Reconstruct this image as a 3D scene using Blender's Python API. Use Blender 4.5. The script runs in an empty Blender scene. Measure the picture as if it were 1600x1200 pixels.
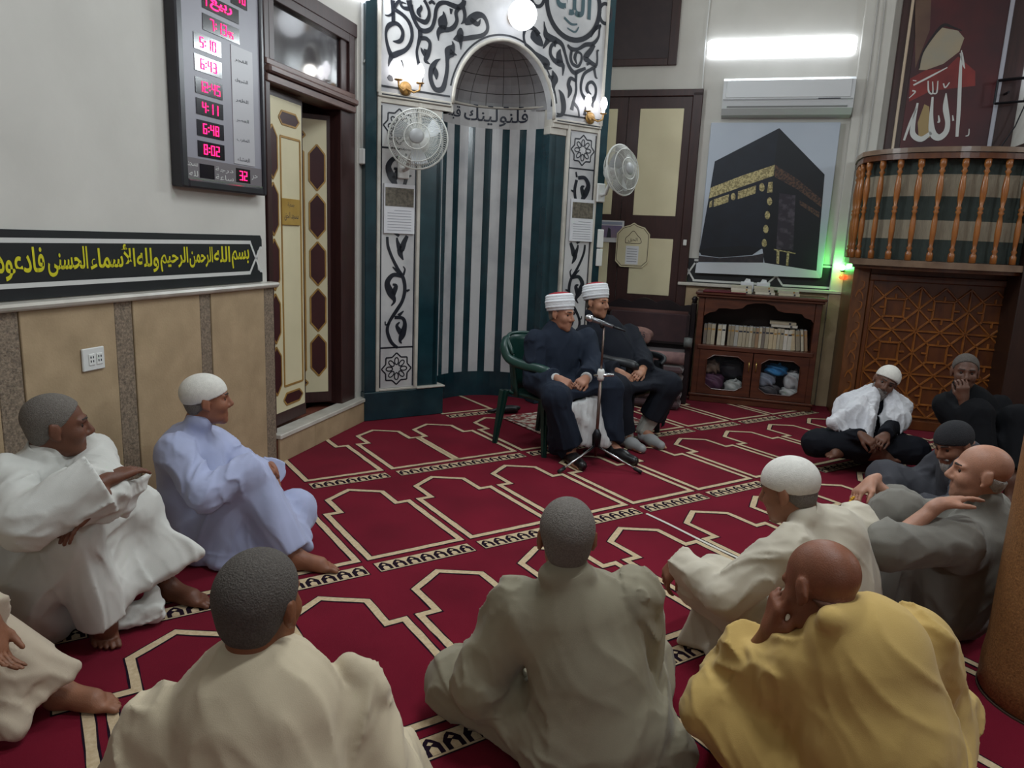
import bpy, math, random
import numpy as np
from mathutils import Matrix, Vector

# ------------------------------------------------------------------ camera, world, exposure
SC = bpy.context.scene
COL = SC.collection
F_PX, PITCH, ROLL, CAM_H = 1138.16, 0.1978, 0.0438, 1.6
FWD = np.array([0, math.cos(PITCH), -math.sin(PITCH)])
_r0 = np.array([1.0, 0, 0]); _u0 = np.cross(_r0, FWD)
RGT = math.cos(ROLL) * _r0 + math.sin(ROLL) * _u0
UPV = -math.sin(ROLL) * _r0 + math.cos(ROLL) * _u0
cam_d = bpy.data.cameras.new('camera')
cam_d.sensor_width = 36.0
cam_d.lens = F_PX / 1600 * 36.0
cam_d.clip_start = 0.05
cam = bpy.data.objects.new('camera', cam_d)
COL.objects.link(cam)
cam.matrix_world = Matrix(((RGT[0], UPV[0], -FWD[0], 0), (RGT[1], UPV[1], -FWD[1], 0),
                           (RGT[2], UPV[2], -FWD[2], CAM_H), (0, 0, 0, 1)))
SC.camera = cam
W = bpy.data.worlds.new('world'); SC.world = W; W.use_nodes = True
W.node_tree.nodes['Background'].inputs[0].default_value = (0.75, 0.85, 1.0, 1)
W.node_tree.nodes['Background'].inputs[1].default_value = 0.06
SC.view_settings.view_transform = 'Standard'
SC.view_settings.look = 'None'
SC.view_settings.gamma = 1.0
SC.view_settings.use_curve_mapping = False
SC.view_settings.exposure = 0.88

def ray(x, y):
    return FWD + (x - 800) / F_PX * RGT - (y - 600) / F_PX * UPV

def P(x, y, Y):
    """the world point seen in direction (x, y) at ground depth Y (metres in front of the photographer)"""
    v = ray(x, y)
    return np.array([0, 0, CAM_H]) + v * (Y / v[1])

def V(*a):
    return np.array(a, float)

# ------------------------------------------------------------------ materials
MATS = {}
def lin(c):
    """sRGB 0-255 -> linear"""
    out = []
    for v in c:
        v = v / 255.0
        out.append(v / 12.92 if v <= 0.04045 else ((v + 0.055) / 1.055) ** 2.4)
    return (*out, 1.0)

def mat(name, c, c2=None, rough=0.6, metal=0.0, scale=8.0, bump=0.0, bscale=60.0, detail=4.0, emit=None, estr=0.0,
        spec=0.5, trans=0.0, alpha=1.0, stretch=None, sharp=None, sheen=0.0, coat=0.0):
    if name in MATS:
        return MATS[name]
    m = bpy.data.materials.new(name); m.use_nodes = True
    nt = m.node_tree; b = nt.nodes['Principled BSDF']
    b.inputs['Roughness'].default_value = rough
    b.inputs['Metallic'].default_value = metal
    b.inputs['Specular IOR Level'].default_value = spec
    b.inputs['Transmission Weight'].default_value = trans
    b.inputs['Alpha'].default_value = alpha
    b.inputs['Sheen Weight'].default_value = sheen
    b.inputs['Coat Weight'].default_value = coat
    b.inputs['Coat Roughness'].default_value = 0.15
    tc = nt.nodes.new('ShaderNodeTexCoord')
    src = tc.outputs['Object']
    if stretch:
        mp = nt.nodes.new('ShaderNodeMapping'); mp.inputs['Scale'].default_value = stretch
        nt.links.new(src, mp.inputs[0]); src = mp.outputs[0]
    nz = nt.nodes.new('ShaderNodeTexNoise'); nz.inputs['Scale'].default_value = scale; nz.inputs['Detail'].default_value = detail
    nt.links.new(src, nz.inputs['Vector'])
    rp = nt.nodes.new('ShaderNodeValToRGB')
    lo, hi = (0.3, 0.7) if sharp is None else sharp
    rp.color_ramp.elements[0].position = lo; rp.color_ramp.elements[1].position = hi
    rp.color_ramp.elements[0].color = lin(c); rp.color_ramp.elements[1].color = lin(c2 or c)
    nt.links.new(nz.outputs['Fac'], rp.inputs['Fac'])
    nt.links.new(rp.outputs['Color'], b.inputs['Base Color'])
    if bump:
        n2 = nt.nodes.new('ShaderNodeTexNoise'); n2.inputs['Scale'].default_value = bscale; n2.inputs['Detail'].default_value = 3
        nt.links.new(src, n2.inputs['Vector'])
        bp = nt.nodes.new('ShaderNodeBump'); bp.inputs['Strength'].default_value = bump; bp.inputs['Distance'].default_value = 0.01
        nt.links.new(n2.outputs['Fac'], bp.inputs['Height']); nt.links.new(bp.outputs['Normal'], b.inputs['Normal'])
    if emit:
        b.inputs['Emission Color'].default_value = lin(emit); b.inputs['Emission Strength'].default_value = estr
    MATS[name] = m
    return m

# ------------------------------------------------------------------ mesh builder
class MB:
    def __init__(s):
        s.v = []; s.f = []
    def add(s, vs, fs):
        o = len(s.v); s.v += [tuple(map(float, p)) for p in vs]; s.f += [tuple(i + o for i in f) for f in fs]; return s
    def box(s, x0, x1, y0, y1, z0, z1):
        return s.add([(x0, y0, z0), (x1, y0, z0), (x1, y1, z0), (x0, y1, z0), (x0, y0, z1), (x1, y0, z1), (x1, y1, z1), (x0, y1, z1)],
                     [(0, 3, 2, 1), (4, 5, 6, 7), (0, 1, 5, 4), (1, 2, 6, 5), (2, 3, 7, 6), (3, 0, 4, 7)])
    def bbox(s, x0, x1, y0, y1, z0, z1, b=0.004):
        """box with chamfered edges (24 verts)"""
        b = min(b, (x1 - x0) * .45, (y1 - y0) * .45, (z1 - z0) * .45)
        vs = []
        for X, sx in ((x0, 1), (x1, -1)):
            for Y_, sy in ((y0, 1), (y1, -1)):
                for Z, sz in ((z0, 1), (z1, -1)):
                    vs += [(X, Y_ + sy * b, Z + sz * b), (X + sx * b, Y_, Z + sz * b), (X + sx * b, Y_ + sy * b, Z)]
        i = lambda a, b_, c, k: (a * 4 + b_ * 2 + c) * 3 + k
        fs = [(i(0,0,0,0), i(0,0,1,0), i(0,1,1,0), i(0,1,0,0)), (i(1,0,0,0), i(1,1,0,0), i(1,1,1,0), i(1,0,1,0)),
              (i(0,0,0,1), i(1,0,0,1), i(1,0,1,1), i(0,0,1,1)), (i(0,1,0,1), i(0,1,1,1), i(1,1,1,1), i(1,1,0,1)),
              (i(0,0,0,2), i(0,1,0,2), i(1,1,0,2), i(1,0,0,2)), (i(0,0,1,2), i(1,0,1,2), i(1,1,1,2), i(0,1,1,2))]
        for a in (0, 1):
            for c in (0, 1):
                fs.append((i(a,0,c,0), i(a,1,c,0), i(a,1,c,2), i(a,0,c,2)))
                fs.append((i(0,a,c,1), i(1,a,c,1), i(1,a,c,2), i(0,a,c,2)))
                fs.append((i(a,c,0,0), i(a,c,1,0), i(a,c,1,1), i(a,c,0,1)))
        for a in (0, 1):
            for d in (0, 1):
                for c in (0, 1):
                    fs.append((i(a,d,c,0), i(a,d,c,1), i(a,d,c,2)))
        return s.add(vs, fs)
    def tube(s, path, r, n=10, cap=True, flat=1.0):
        path = [np.array(p, float) for p in path]
        rs = r if hasattr(r, '__len__') else [r] * len(path)
        vs = []; prev = None
        for k, p in enumerate(path):
            t = path[min(k + 1, len(path) - 1)] - path[max(k - 1, 0)]
            t = t / (np.linalg.norm(t) + 1e-12)
            if prev is None:
                a = V(0, 0, 1) if abs(t[2]) < .9 else V(1, 0, 0)
                u = np.cross(a, t)
            else:
                u = prev - t * (prev @ t)
            u = u / (np.linalg.norm(u) + 1e-12); prev = u; w = np.cross(t, u)
            for j in range(n):
                an = 2 * math.pi * j / n
                vs.append(p + rs[k] * (math.cos(an) * u + flat * math.sin(an) * w))
        fs = []
        for k in range(len(path) - 1):
            for j in range(n):
                fs.append((k * n + j, k * n + (j + 1) % n, (k + 1) * n + (j + 1) % n, (k + 1) * n + j))
        if cap:
            fs.append(tuple(range(n))[::-1]); fs.append(tuple((len(path) - 1) * n + j for j in range(n)))
        return s.add(vs, fs)
    def lathe(s, prof, c=(0, 0, 0), n=20, axis='z', a0=0.0, a1=2 * math.pi):
        full = abs(a1 - a0 - 2 * math.pi) < 1e-6
        m = n if full else n + 1
        vs = []
        for (r, z) in prof:
            for j in range(m):
                an = a0 + (a1 - a0) * j / n
                q = (r * math.cos(an), r * math.sin(an), z)
                if axis == 'y': q = (q[0], q[2], q[1])
                if axis == 'x': q = (q[2], q[0], q[1])
                vs.append((q[0] + c[0], q[1] + c[1], q[2] + c[2]))
        fs = []
        for k in range(len(prof) - 1):
            for j in range(n):
                j2 = (j + 1) % m if full else j + 1
                fs.append((k * m + j, k * m + j2, (k + 1) * m + j2, (k + 1) * m + j))
        return s.add(vs, fs)
    def prism(s, poly, y0, y1):
        """polygon in (x, z) extruded along y"""
        n = len(poly)
        vs = [(p[0], y0, p[1]) for p in poly] + [(p[0], y1, p[1]) for p in poly]
        fs = [tuple(range(n)), tuple(range(2 * n - 1, n - 1, -1))] + [(j, n + j, n + (j + 1) % n, (j + 1) % n) for j in range(n)]
        return s.add(vs, fs)
    def zprism(s, poly, z0, z1):
        n = len(poly)
        vs = [(p[0], p[1], z0) for p in poly] + [(p[0], p[1], z1) for p in poly]
        fs = [tuple(range(n))[::-1], tuple(range(n, 2 * n))] + [(j, (j + 1) % n, n + (j + 1) % n, n + j) for j in range(n)]
        return s.add(vs, fs)
    def ribbon(s, pts, y, y2=None, closed=False):
        """flat tapered stroke in the (x, z) plane: pts = (x, z, width); y is its front face"""
        q = smooth(pts) if len(pts) > 2 else pts
        L = []; R_ = []
        for k, p in enumerate(q):
            a = q[max(k - 1, 0)]; b = q[min(k + 1, len(q) - 1)]
            d = V(b[0] - a[0], b[1] - a[1]); d /= (np.linalg.norm(d) + 1e-9)
            nx, nz = -d[1], d[0]; w = p[2] / 2
            L.append((p[0] + nx * w, y, p[1] + nz * w)); R_.append((p[0] - nx * w, y, p[1] - nz * w))
        n = len(q)
        fs = [(k, n + k, n + k + 1, k + 1) for k in range(n - 1)]
        vs = L + R_
        if y2 is not None:
            vs = vs + [(a, y2, c) for a, b, c in L] + [(a, y2, c) for a, b, c in R_]
            fs += [(2 * n + k, 2 * n + k + 1, k + 1, k)[::-1] for k in range(n - 1)] + [(n + k, 3 * n + k, 3 * n + k + 1, n + k + 1)[::-1] for k in range(n - 1)]
        return s.add(vs, fs)
    def build(s, name, m, parent=None, smooth_=False, autos=False):
        me = bpy.data.meshes.new(name)
        me.from_pydata(s.v, [], s.f)
        me.materials.append(m)
        if smooth_:
            me.polygons.foreach_set('use_smooth', [True] * len(me.polygons))
        me.validate(); me.update()
        o = bpy.data.objects.new(name, me); COL.objects.link(o)
        if parent is not None: o.parent = parent
        return o

def smooth(pts, sub=5):
    """Catmull-Rom through (x, z, w) points"""
    pts = [np.array(p, float) for p in pts]
    out = []
    for k in range(len(pts) - 1):
        p0 = pts[max(k - 1, 0)]; p1 = pts[k]; p2 = pts[k + 1]; p3 = pts[min(k + 2, len(pts) - 1)]
        for j in range(sub):
            t = j / sub
            q = 0.5 * ((2 * p1) + (-p0 + p2) * t + (2 * p0 - 5 * p1 + 4 * p2 - p3) * t * t + (-p0 + 3 * p1 - 3 * p2 + p3) * t ** 3)
            out.append(q)
    out.append(pts[-1])
    return out

def frame(o, a):
    return Matrix.Translation(Vector((o[0], o[1], o[2] if len(o) > 2 else 0))) @ Matrix.Rotation(a, 4, 'Z')

def empty(name, M=None, loc=None, rz=0.0):
    o = bpy.data.objects.new(name, None); COL.objects.link(o); o.empty_display_size = 0.1
    if M is not None: o.matrix_world = M
    elif loc is not None:
        o.location = loc; o.rotation_euler = (0, 0, rz)
    return o

def tag(o, label=None, cat=None, group=None, kind=None):
    if label: o['label'] = label
    if cat: o['category'] = cat
    if group: o['group'] = group
    if kind: o['kind'] = kind
    return o

def thing(name, label, cat, M=None, loc=None, rz=0.0, group=None):
    return tag(empty(name, M, loc, rz), label, cat, group)

def dup(root, M=None, label=None):
    r = root.copy(); COL.objects.link(r)
    if M is not None: r.matrix_world = M
    if label: r['label'] = label
    for ch in list(root.children):
        c = ch.copy(); COL.objects.link(c); c.parent = r
        for g_ in list(ch.children):
            d = g_.copy(); COL.objects.link(d); d.parent = c
    return r

# ------------------------------------------------------------------ Arabic lettering (shaped into presentation forms)
_A = {}
for ch, forms in {'ا': (0xFE8D, 0xFE8E, 0, 0), 'أ': (0xFE83, 0xFE84, 0, 0), 'ب': (0xFE8F, 0xFE90, 0xFE91, 0xFE92), 'ة': (0xFE93, 0xFE94, 0, 0),
                  'ت': (0xFE95, 0xFE96, 0xFE97, 0xFE98), 'ح': (0xFEA1, 0xFEA2, 0xFEA3, 0xFEA4), 'د': (0xFEA9, 0xFEAA, 0, 0), 'ر': (0xFEAD, 0xFEAE, 0, 0),
                  'س': (0xFEB1, 0xFEB2, 0xFEB3, 0xFEB4), 'ش': (0xFEB5, 0xFEB6, 0xFEB7, 0xFEB8), 'ع': (0xFEC9, 0xFECA, 0xFECB, 0xFECC), 'غ': (0xFECD, 0xFECE, 0xFECF, 0xFED0),
                  'ف': (0xFED1, 0xFED2, 0xFED3, 0xFED4), 'ق': (0xFED5, 0xFED6, 0xFED7, 0xFED8), 'ك': (0xFED9, 0xFEDA, 0xFEDB, 0xFEDC), 'ل': (0xFEDD, 0xFEDE, 0xFEDF, 0xFEE0),
                  'م': (0xFEE1, 0xFEE2, 0xFEE3, 0xFEE4), 'ن': (0xFEE5, 0xFEE6, 0xFEE7, 0xFEE8), 'ه': (0xFEE9, 0xFEEA, 0xFEEB, 0xFEEC), 'و': (0xFEED, 0xFEEE, 0, 0),
                  'ى': (0xFEEF, 0xFEF0, 0, 0), 'ي': (0xFEF1, 0xFEF2, 0xFEF3, 0xFEF4), 'ظ': (0xFEC5, 0xFEC6, 0xFEC7, 0xFEC8), 'ج': (0xFE9D, 0xFE9E, 0xFE9F, 0xFEA0),
                  'ء': (0xFE80, 0, 0, 0), 'ص': (0xFEB9, 0xFEBA, 0xFEBB, 0xFEBC)}.items():
    _A[ch] = forms
def shape(txt):
    words = []
    for w in txt.split(' '):
        w = w.replace('لأ', '\ue001').replace('لا', '\ue002')
        out = []; prev = False
        for k, ch in enumerate(w):
            lig = {'\ue001': (0xFEF7, 0xFEF8), '\ue002': (0xFEFB, 0xFEFC)}.get(ch)
            if lig:
                out.append(chr(lig[1] if prev else lig[0])); prev = False; continue
            f = _A.get(ch)
            if not f:
                out.append(ch); prev = False; continue
            nxt = k + 1 < len(w) and w[k + 1] != 'ء' and f[2]
            c = (f[3] if prev else f[2]) if nxt else (f[1] if prev and f[1] else f[0])
            out.append(chr(c)); prev = bool(nxt)
        words.append(''.join(reversed(out)))
    return ' '.join(reversed(words))

def text_mesh(txt, bold=0.0, res=2):
    """flat glyph mesh -> (verts (n,2), faces)"""
    c = bpy.data.curves.new('lettering', 'FONT'); c.body = txt; c.offset = bold; c.resolution_u = res; c.fill_mode = 'FRONT'
    o = bpy.data.objects.new('lettering', c); COL.objects.link(o)
    me = o.evaluated_get(bpy.context.evaluated_depsgraph_get()).to_mesh()
    vs = np.array([v.co[:2] for v in me.vertices]).reshape(-1, 2); fs = [tuple(p.vertices) for p in me.polygons]
    bpy.data.objects.remove(o); bpy.data.curves.remove(c)
    return vs, fs

def text_on(name, txt, m, parent, x0, x1, z0, z1, y, bold=0.0, warp=None, res=2, keep=False):
    """lettering fitted into the box x0..x1, z0..z1 of a wall frame (x right, z up, facing -y)"""
    vs, fs = text_mesh(txt, bold, res)
    if len(vs) == 0: return None
    lo = vs.min(0); hi = vs.max(0); sx = (x1 - x0) / (hi[0] - lo[0]); sz = (z1 - z0) / (hi[1] - lo[1])
    pts = []
    for p in vs:
        X = x0 + (p[0] - lo[0]) * sx; Z = z0 + (p[1] - lo[1]) * sz
        pts.append(warp(X, Z) if warp else (X, y, Z))
    b = MB(); b.add(pts, fs)
    return b.build(name, m, parent)
HALL_W = 27.0
CEIL_LAMPS = [(0.6, 3.6, 1.0), (0.9, 1.7, 1.15)]  # second lamp is unseen, added to brighten the foreground sitters
# ------------------------------------------------------------------ palette
PLASTER = mat('plaster', (206, 203, 196), (196, 193, 186), rough=0.75, scale=2.5, bump=0.05, bscale=30)
CEIL = mat('ceiling_paint', (210, 208, 200), (202, 200, 194), rough=0.8)
TRAV = mat('travertine', (180, 156, 124), (158, 136, 106), rough=0.55, scale=6, bump=0.15, bscale=80, detail=8)
GRAIN = mat('granite_strip', (150, 132, 112), (96, 84, 72), rough=0.6, scale=90, bump=0.3, bscale=160, detail=3)
CAPM = mat('marble_cap', (205, 200, 190), (178, 172, 162), rough=0.3, scale=7, detail=8)
GREEN = mat('green_marble', (18, 44, 52), (30, 62, 70), rough=0.22, scale=5, detail=9, coat=0.2)
WMARB = mat('white_marble', (200, 199, 199), (154, 155, 160), rough=0.28, scale=3.2, detail=9, sharp=(0.42, 0.8))
BINLAY = mat('black_inlay', (22, 24, 34), (30, 34, 44), rough=0.35)
DOME = mat('grey_marble_tile', (158, 156, 156), (134, 132, 134), rough=0.4, scale=4)
GROUT = mat('joint_grout', (112, 109, 107), rough=0.9)  # grey grout colour in the joints between the dome tiles
BROWN = mat('dark_brown_wood', (62, 36, 34), (48, 28, 28), rough=0.35, scale=6, stretch=(6, 6, 0.6), detail=6)
CREAM = mat('cream_paint', (216, 206, 172), (206, 196, 162), rough=0.5, scale=3)
MAROON = mat('maroon_panel', (66, 30, 32), (54, 24, 28), rough=0.35, scale=5)
GOLD = mat('gold_line', (176, 138, 74), (150, 112, 58), rough=0.45, metal=0.2)
BLACKP = mat('black_band', (20, 22, 26), (26, 28, 32), rough=0.45)
WHITEL = mat('white_line', (205, 205, 202), rough=0.5)
DGLASS = mat('dark_glass', (46, 38, 42), (36, 30, 34), rough=0.08, spec=0.6, coat=0.5)
TILEF = mat('brick_red_floor', (120, 66, 50), (98, 52, 42), rough=0.5, scale=9)
CRED = mat('carpet_red', (118, 18, 40), (98, 12, 32), rough=0.95, scale=2.2, bump=0.35, bscale=420, detail=9, spec=0.08, sheen=0.04)
CTAN = mat('carpet_tan', (208, 186, 152), (186, 160, 124), rough=0.95, scale=60, bump=0.35, bscale=420, spec=0.12, sheen=0.2)
CDARK = mat('carpet_navy', (34, 20, 34), (26, 14, 28), rough=0.95, scale=60, bump=0.3, bscale=420, spec=0.1)
WPLAST = mat('white_plastic', (218, 218, 215), rough=0.4)
GPLAST = mat('grey_plastic', (150, 152, 154), rough=0.4)
STEEL = mat('steel', (190, 190, 192), rough=0.25, metal=1.0)
DSTEEL = mat('dark_steel', (40, 40, 44), rough=0.35, metal=0.8)
PAPER = mat('paper', (216, 216, 220), rough=0.7)
INK = mat('ink', (50, 52, 62), rough=0.7)
LAMPW = mat('lamp_white', (255, 255, 255), emit=(236, 244, 255), estr=1.7)

FL = frame((-1.597, 4.826), 1.3162)      # left wall: x runs away from the camera, y into the wall
FM = frame((-1.267, 6.096), 0.5795)      # mihrab wall across the corner
FB = frame((2.044, 7.952), -0.29)        # back wall
CEIL_Z = 4.6

# ------------------------------------------------------------------ floor with woven prayer carpet
floor = MB().add([(-9, -5, 0), (9, -5, 0), (9, 11, 0), (-9, 11, 0)], [(0, 1, 2, 3)]).build('floor', CRED)
tag(floor, 'dark red wall to wall prayer carpet woven with tan niches', None, kind='structure')
GW, GP = 0.5834, 1.2682
rnd = random.Random(5)
def poly_strip(pts, w, z, closed, jit=0.0):
    """flat mitred line on the floor (x, y)"""
    pts = [V(*p) for p in pts]; n = len(pts)
    # subdivide for a slightly uneven woven edge
    q = []
    for k in range(n if closed else n - 1):
        a = pts[k]; b = pts[(k + 1) % n]; m = max(1, int(np.linalg.norm(b - a) / 0.06))
        for j in range(m): q.append((a + (b - a) * j / m, j == 0))
    if not closed: q.append((pts[-1], True))
    n = len(q); L = []; R_ = []
    for k in range(n):
        p = q[k][0]; a = q[(k - 1) % n][0] if closed or k else None; b = q[(k + 1) % n][0] if closed or k < n - 1 else None
        d1 = (p - a) if a is not None else (b - p); d2 = (b - p) if b is not None else d1
        d1 = d1 / np.linalg.norm(d1); d2 = d2 / np.linalg.norm(d2)
        n1 = V(-d1[1], d1[0]); n2 = V(-d2[1], d2[0]); m_ = n1 + n2; m_ /= np.linalg.norm(m_); s_ = w / 2 / max(0.35, m_ @ n1)
        o = 0 if q[k][1] else jit
        L.append((*(p + m_ * (s_ + rnd.uniform(-o, o))), z)); R_.append((*(p - m_ * (s_ + rnd.uniform(-o, o))), z))
    fs = [(k, n + k, n + (k + 1) % n, (k + 1) % n)[::-1] for k in range(n if closed else n - 1)]
    return L + R_, fs
out = [(.06, .128), (.06, .642), (.2, .642), (.2, .815), (.5, .908), (.8, .815), (.8, .642), (.94, .642), (.94, .128)]
cxy = lambda L: [(u * GW, v * GP) for u, v in L]
ins = []
niche_o = cxy(out)
nm_t, nm_d, bd_t, bd_d = [], [], [], []
for var in range(3):
    b = MB(); b.add(*poly_strip(niche_o, 0.046, 0.0012, True, 0.002)); nm_d.append(b)
    b = MB(); b.add(*poly_strip(niche_o, 0.033, 0.0024, True, 0.002)); nm_t.append(b)
band = MB(); bw0, bw1, bv1 = .05 * GW, .95 * GW, .078 * GP
bandd = MB().add([(bw0 - .005, -.005, .0012), (bw1 + .005, -.005, .0012), (bw1 + .005, bv1 + .005, .0012), (bw0 - .005, bv1 + .005, .0012)], [(0, 1, 2, 3)])
band.add([(bw0, 0, .0022), (bw1, 0, .0022), (bw1, bv1, .0022), (bw0, bv1, .0022)], [(0, 1, 2, 3)])
arch = MB(); archo = MB(); NA = 7
aw = (bw1 - bw0) / NA
for k in range(NA):
    c = bw0 + aw * (k + .5); a = aw * .43
    arch.add([(c - a, .008, .003), (c + a, .008, .003), (c + a, bv1 * .55, .003), (c + a * .45, bv1 * .82, .003), (c, bv1 * .93, .003), (c - a * .45, bv1 * .82, .003), (c - a, bv1 * .55, .003)], [(0, 1, 2, 3, 4, 5, 6)])
    i_ = a * .45
    archo.add([(c - i_, .008, .0038), (c + i_, .008, .0038), (c + i_, bv1 * .36, .0038), (c, bv1 * .5, .0038), (c - i_, bv1 * .36, .0038)], [(0, 1, 2, 3, 4)])
    archo.add([(c - i_ * .8, bv1 * .62, .0038), (c, bv1 * .55, .0038), (c + i_ * .8, bv1 * .62, .0038), (c, bv1 * .74, .0038)], [(0, 1, 2, 3)])
def mesh_of(b, m, name):
    o = b.build(name, m); me = o.data; bpy.data.objects.remove(o); return me
M_nt = [mesh_of(b, CTAN, 'niche_outline') for b in nm_t]; M_nd = [mesh_of(b, CDARK, 'niche_border') for b in nm_d]
M_bt = mesh_of(band, CTAN, 'arch_band'); M_bd = mesh_of(bandd, CDARK, 'band_border'); M_ar = mesh_of(arch, CDARK, 'band_arches'); M_ao = mesh_of(archo, CTAN, 'arch_openings')
ROWO = {0: -0.035, 1: 0.0, 2: 0.1096, 3: -0.0456, -1: 0.02, -2: -0.03, 4: 0.0, 5: 0.0}
R2 = {1: .02, 2: .05, 3: -.11, 4: -.11, 5: -.08, 6: -.03, 7: -.02}
def link_child(name, me, par, loc=(0, 0, 0)):
    o = bpy.data.objects.new(name, me); COL.objects.link(o); o.parent = par; o.location = loc; return o
cy_, sy_ = math.cos(.5795), math.sin(.5795)
FMi = FM.inverted(); FBi = FB.inverted(); FLi = FL.inverted()
for j in range(-2, 6):
    for i in range(-5, 13):
        U = (i + ROWO[j] + (R2.get(i, 0) if j == 2 else 0)) * GW; Wv = j * GP
        wx = -.4053 + cy_ * U - sy_ * Wv; wy = 1.8528 + sy_ * U + cy_ * Wv
        uc, wc = U + GW / 2, Wv + GP / 2
        ctr = Vector((-.4053 + cy_ * uc - sy_ * wc, 1.8528 + sy_ * uc + cy_ * wc, 0))
        if not (-3.5 < ctr.x < 5.2 and -0.2 < ctr.y < 8): continue
        lm = FMi @ ctr; lb = FBi @ ctr; ll = FLi @ ctr
        innich = (lm.x - 1.27) ** 2 + lm.y ** 2 < 0.5 ** 2
        if ll.y > 0.1 or lb.y > -0.15 or (lm.y > 0.05 and lm.x < 2.6 and not innich): continue
        if abs(ctr.x / max(ctr.y, .2)) > 1.15: continue
        a = (i * 3 + j) % 3
        o = link_child('niche_outline', M_nt[a], floor); o.location = (wx, wy, 0); o.rotation_euler = (0, 0, .5795)
        link_child('niche_border', M_nd[a], o)
        o = link_child('arch_band', M_bt, floor); o.location = (wx, wy, 0); o.rotation_euler = (0, 0, .5795)
        link_child('band_border', M_bd, o); link_child('band_arches', M_ar, o); link_child('arch_openings', M_ao, o)
# pale seam thread between two carpet lengths
_s0 = V(-.4053 + cy_ * (3.965 * GW) - sy_ * (1.0 * GP), 1.8528 + sy_ * (3.965 * GW) + cy_ * (1.0 * GP), 0)
_sd = V(sy_, -cy_, 0)
MB().tube([_s0 + _sd * t + V(0, 0, .004) + V(cy_, sy_, 0) * 0.004 * math.sin(t * 9) for t in np.linspace(0.02, 1.3, 24)], 0.010, 6, flat=.3).build('seam_tape', mat('seam_tape', (206, 200, 188), rough=.8), floor)

ceil = MB().box(-9, 9, -5, 11, CEIL_Z, CEIL_Z + .1).build('ceiling', CEIL); tag(ceil, 'plain off white plaster ceiling', None, kind='structure')
wr = MB().box(6.2, 6.4, -5, 11, 0, CEIL_Z).build('wall_right', PLASTER); tag(wr, 'plain plaster wall far to the right', None, kind='structure')
wre = MB().box(-9, 9, -4.2, -4.0, 0, CEIL_Z).build('wall_rear', PLASTER); tag(wre, 'plain plaster wall behind the photographer', None, kind='structure')

# ------------------------------------------------------------------ left wall
b = MB().box(-9.5, -.02, .04, .3, 0, CEIL_Z)
b.box(-.02, 1.46, .04, .3, 3.16, CEIL_Z); b.box(1.26, 1.5, .04, .3, 0, 3.16)
wall_left = b.build('wall_left', PLASTER); wall_left.matrix_world = FL
tag(wall_left, 'off white plaster wall above a beige stone dado', None, kind='structure')
x = 0.0
edges = [(-.112, 0.0, 'g'), (-.641, -.114, 'b'), (-.735, -.643, 'g'), (-1.24, -.737, 'b'), (-1.355, -1.242, 'g'), (-1.868, -1.357, 'b'), (-1.985, -1.87, 'g')]
xx = -1.987
for k in range(9):
    edges.append((xx - .51, xx, 'b')); edges.append((xx - .625, xx - .512, 'g')); xx -= .627
for a, c, t in edges:
    MB().bbox(a + .0012, c - .0012, 0 if t == 'b' else .004, .042, 0.0, 1.214, .003).build('dado_panel' if t == 'b' else 'dado_strip', TRAV if t == 'b' else GRAIN, wall_left)
b = MB(); b.add([(-9, -.028, 1.222), (.012, -.028, 1.222), (.012, -.034, 1.234), (-9, -.034, 1.234), (.012, -.028, 1.247), (-9, -.028, 1.247), (-9, .04, 1.25), (.012, .04, 1.25), (-9, .04, 1.214), (.012, .04, 1.214), (-9, -.02, 1.214), (.012, -.02, 1.214)],
      [(0, 1, 2, 3), (3, 2, 4, 5), (5, 4, 7, 6), (10, 11, 1, 0), (8, 9, 11, 10), (1, 11, 9, 7, 4, 2), (0, 3, 5, 6, 8, 10)])
b.build('dado_cap', CAPM, wall_left)
# black inscription band
sign = thing('inscription_band', 'long black band with yellow Arabic lettering between white lines above the dado', 'sign', FL)
MB().prism([(-4.6, 1.254), (-.085, 1.254), (-.085, 1.31), (-.135, 1.33), (-.135, 1.45), (-.085, 1.47), (-.085, 1.52), (-.1, 1.546), (-4.6, 1.546)], .028, .04).build('black_ground', BLACKP, sign)
def lines(name, segs, y, m, par, w):
    for s_ in segs:
        MB().ribbon([(*p, w) for p in s_] if len(s_) < 3 else [(*p, w) for p in s_], y).build(name, m, par)
lines('white_line', [[(-4.6, 1.502), (-.205, 1.502)], [(-4.6, 1.314), (-.215, 1.314)]], .0265, WHITEL, sign, .021)
lines('crossed_line', [[(-.215, 1.508), (-.105, 1.318)], [(-.225, 1.308), (-.105, 1.47)], [(-.11, 1.322), (-.088, 1.322)], [(-.11, 1.468), (-.088, 1.468)]], .0262, WHITEL, sign, .016)
YEL = mat('yellow_paint', (214, 206, 30), (190, 184, 20), rough=.5)
WORDS = [('بسم', -.40, -.225, 1.345, 1.46), ('الله', -.565, -.415, 1.385, 1.478), ('الرحمن', -.775, -.575, 1.36, 1.475), ('الرحيم', -1.0, -.785, 1.345, 1.475),
         ('ولله', -1.165, -1.012, 1.345, 1.47), ('الأسماء', -1.455, -1.175, 1.37, 1.488), ('الحسنى', -1.685, -1.468, 1.345, 1.478), ('فادعوه', -1.925, -1.70, 1.335, 1.475), ('بها', -2.06, -1.945, 1.36, 1.47)]
for k, (w, a, c, z0, z1) in enumerate(WORDS):
    o = text_on('lettering', shape(w), YEL, sign, a, c, z0, z1, .0262, bold=.021)
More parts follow.
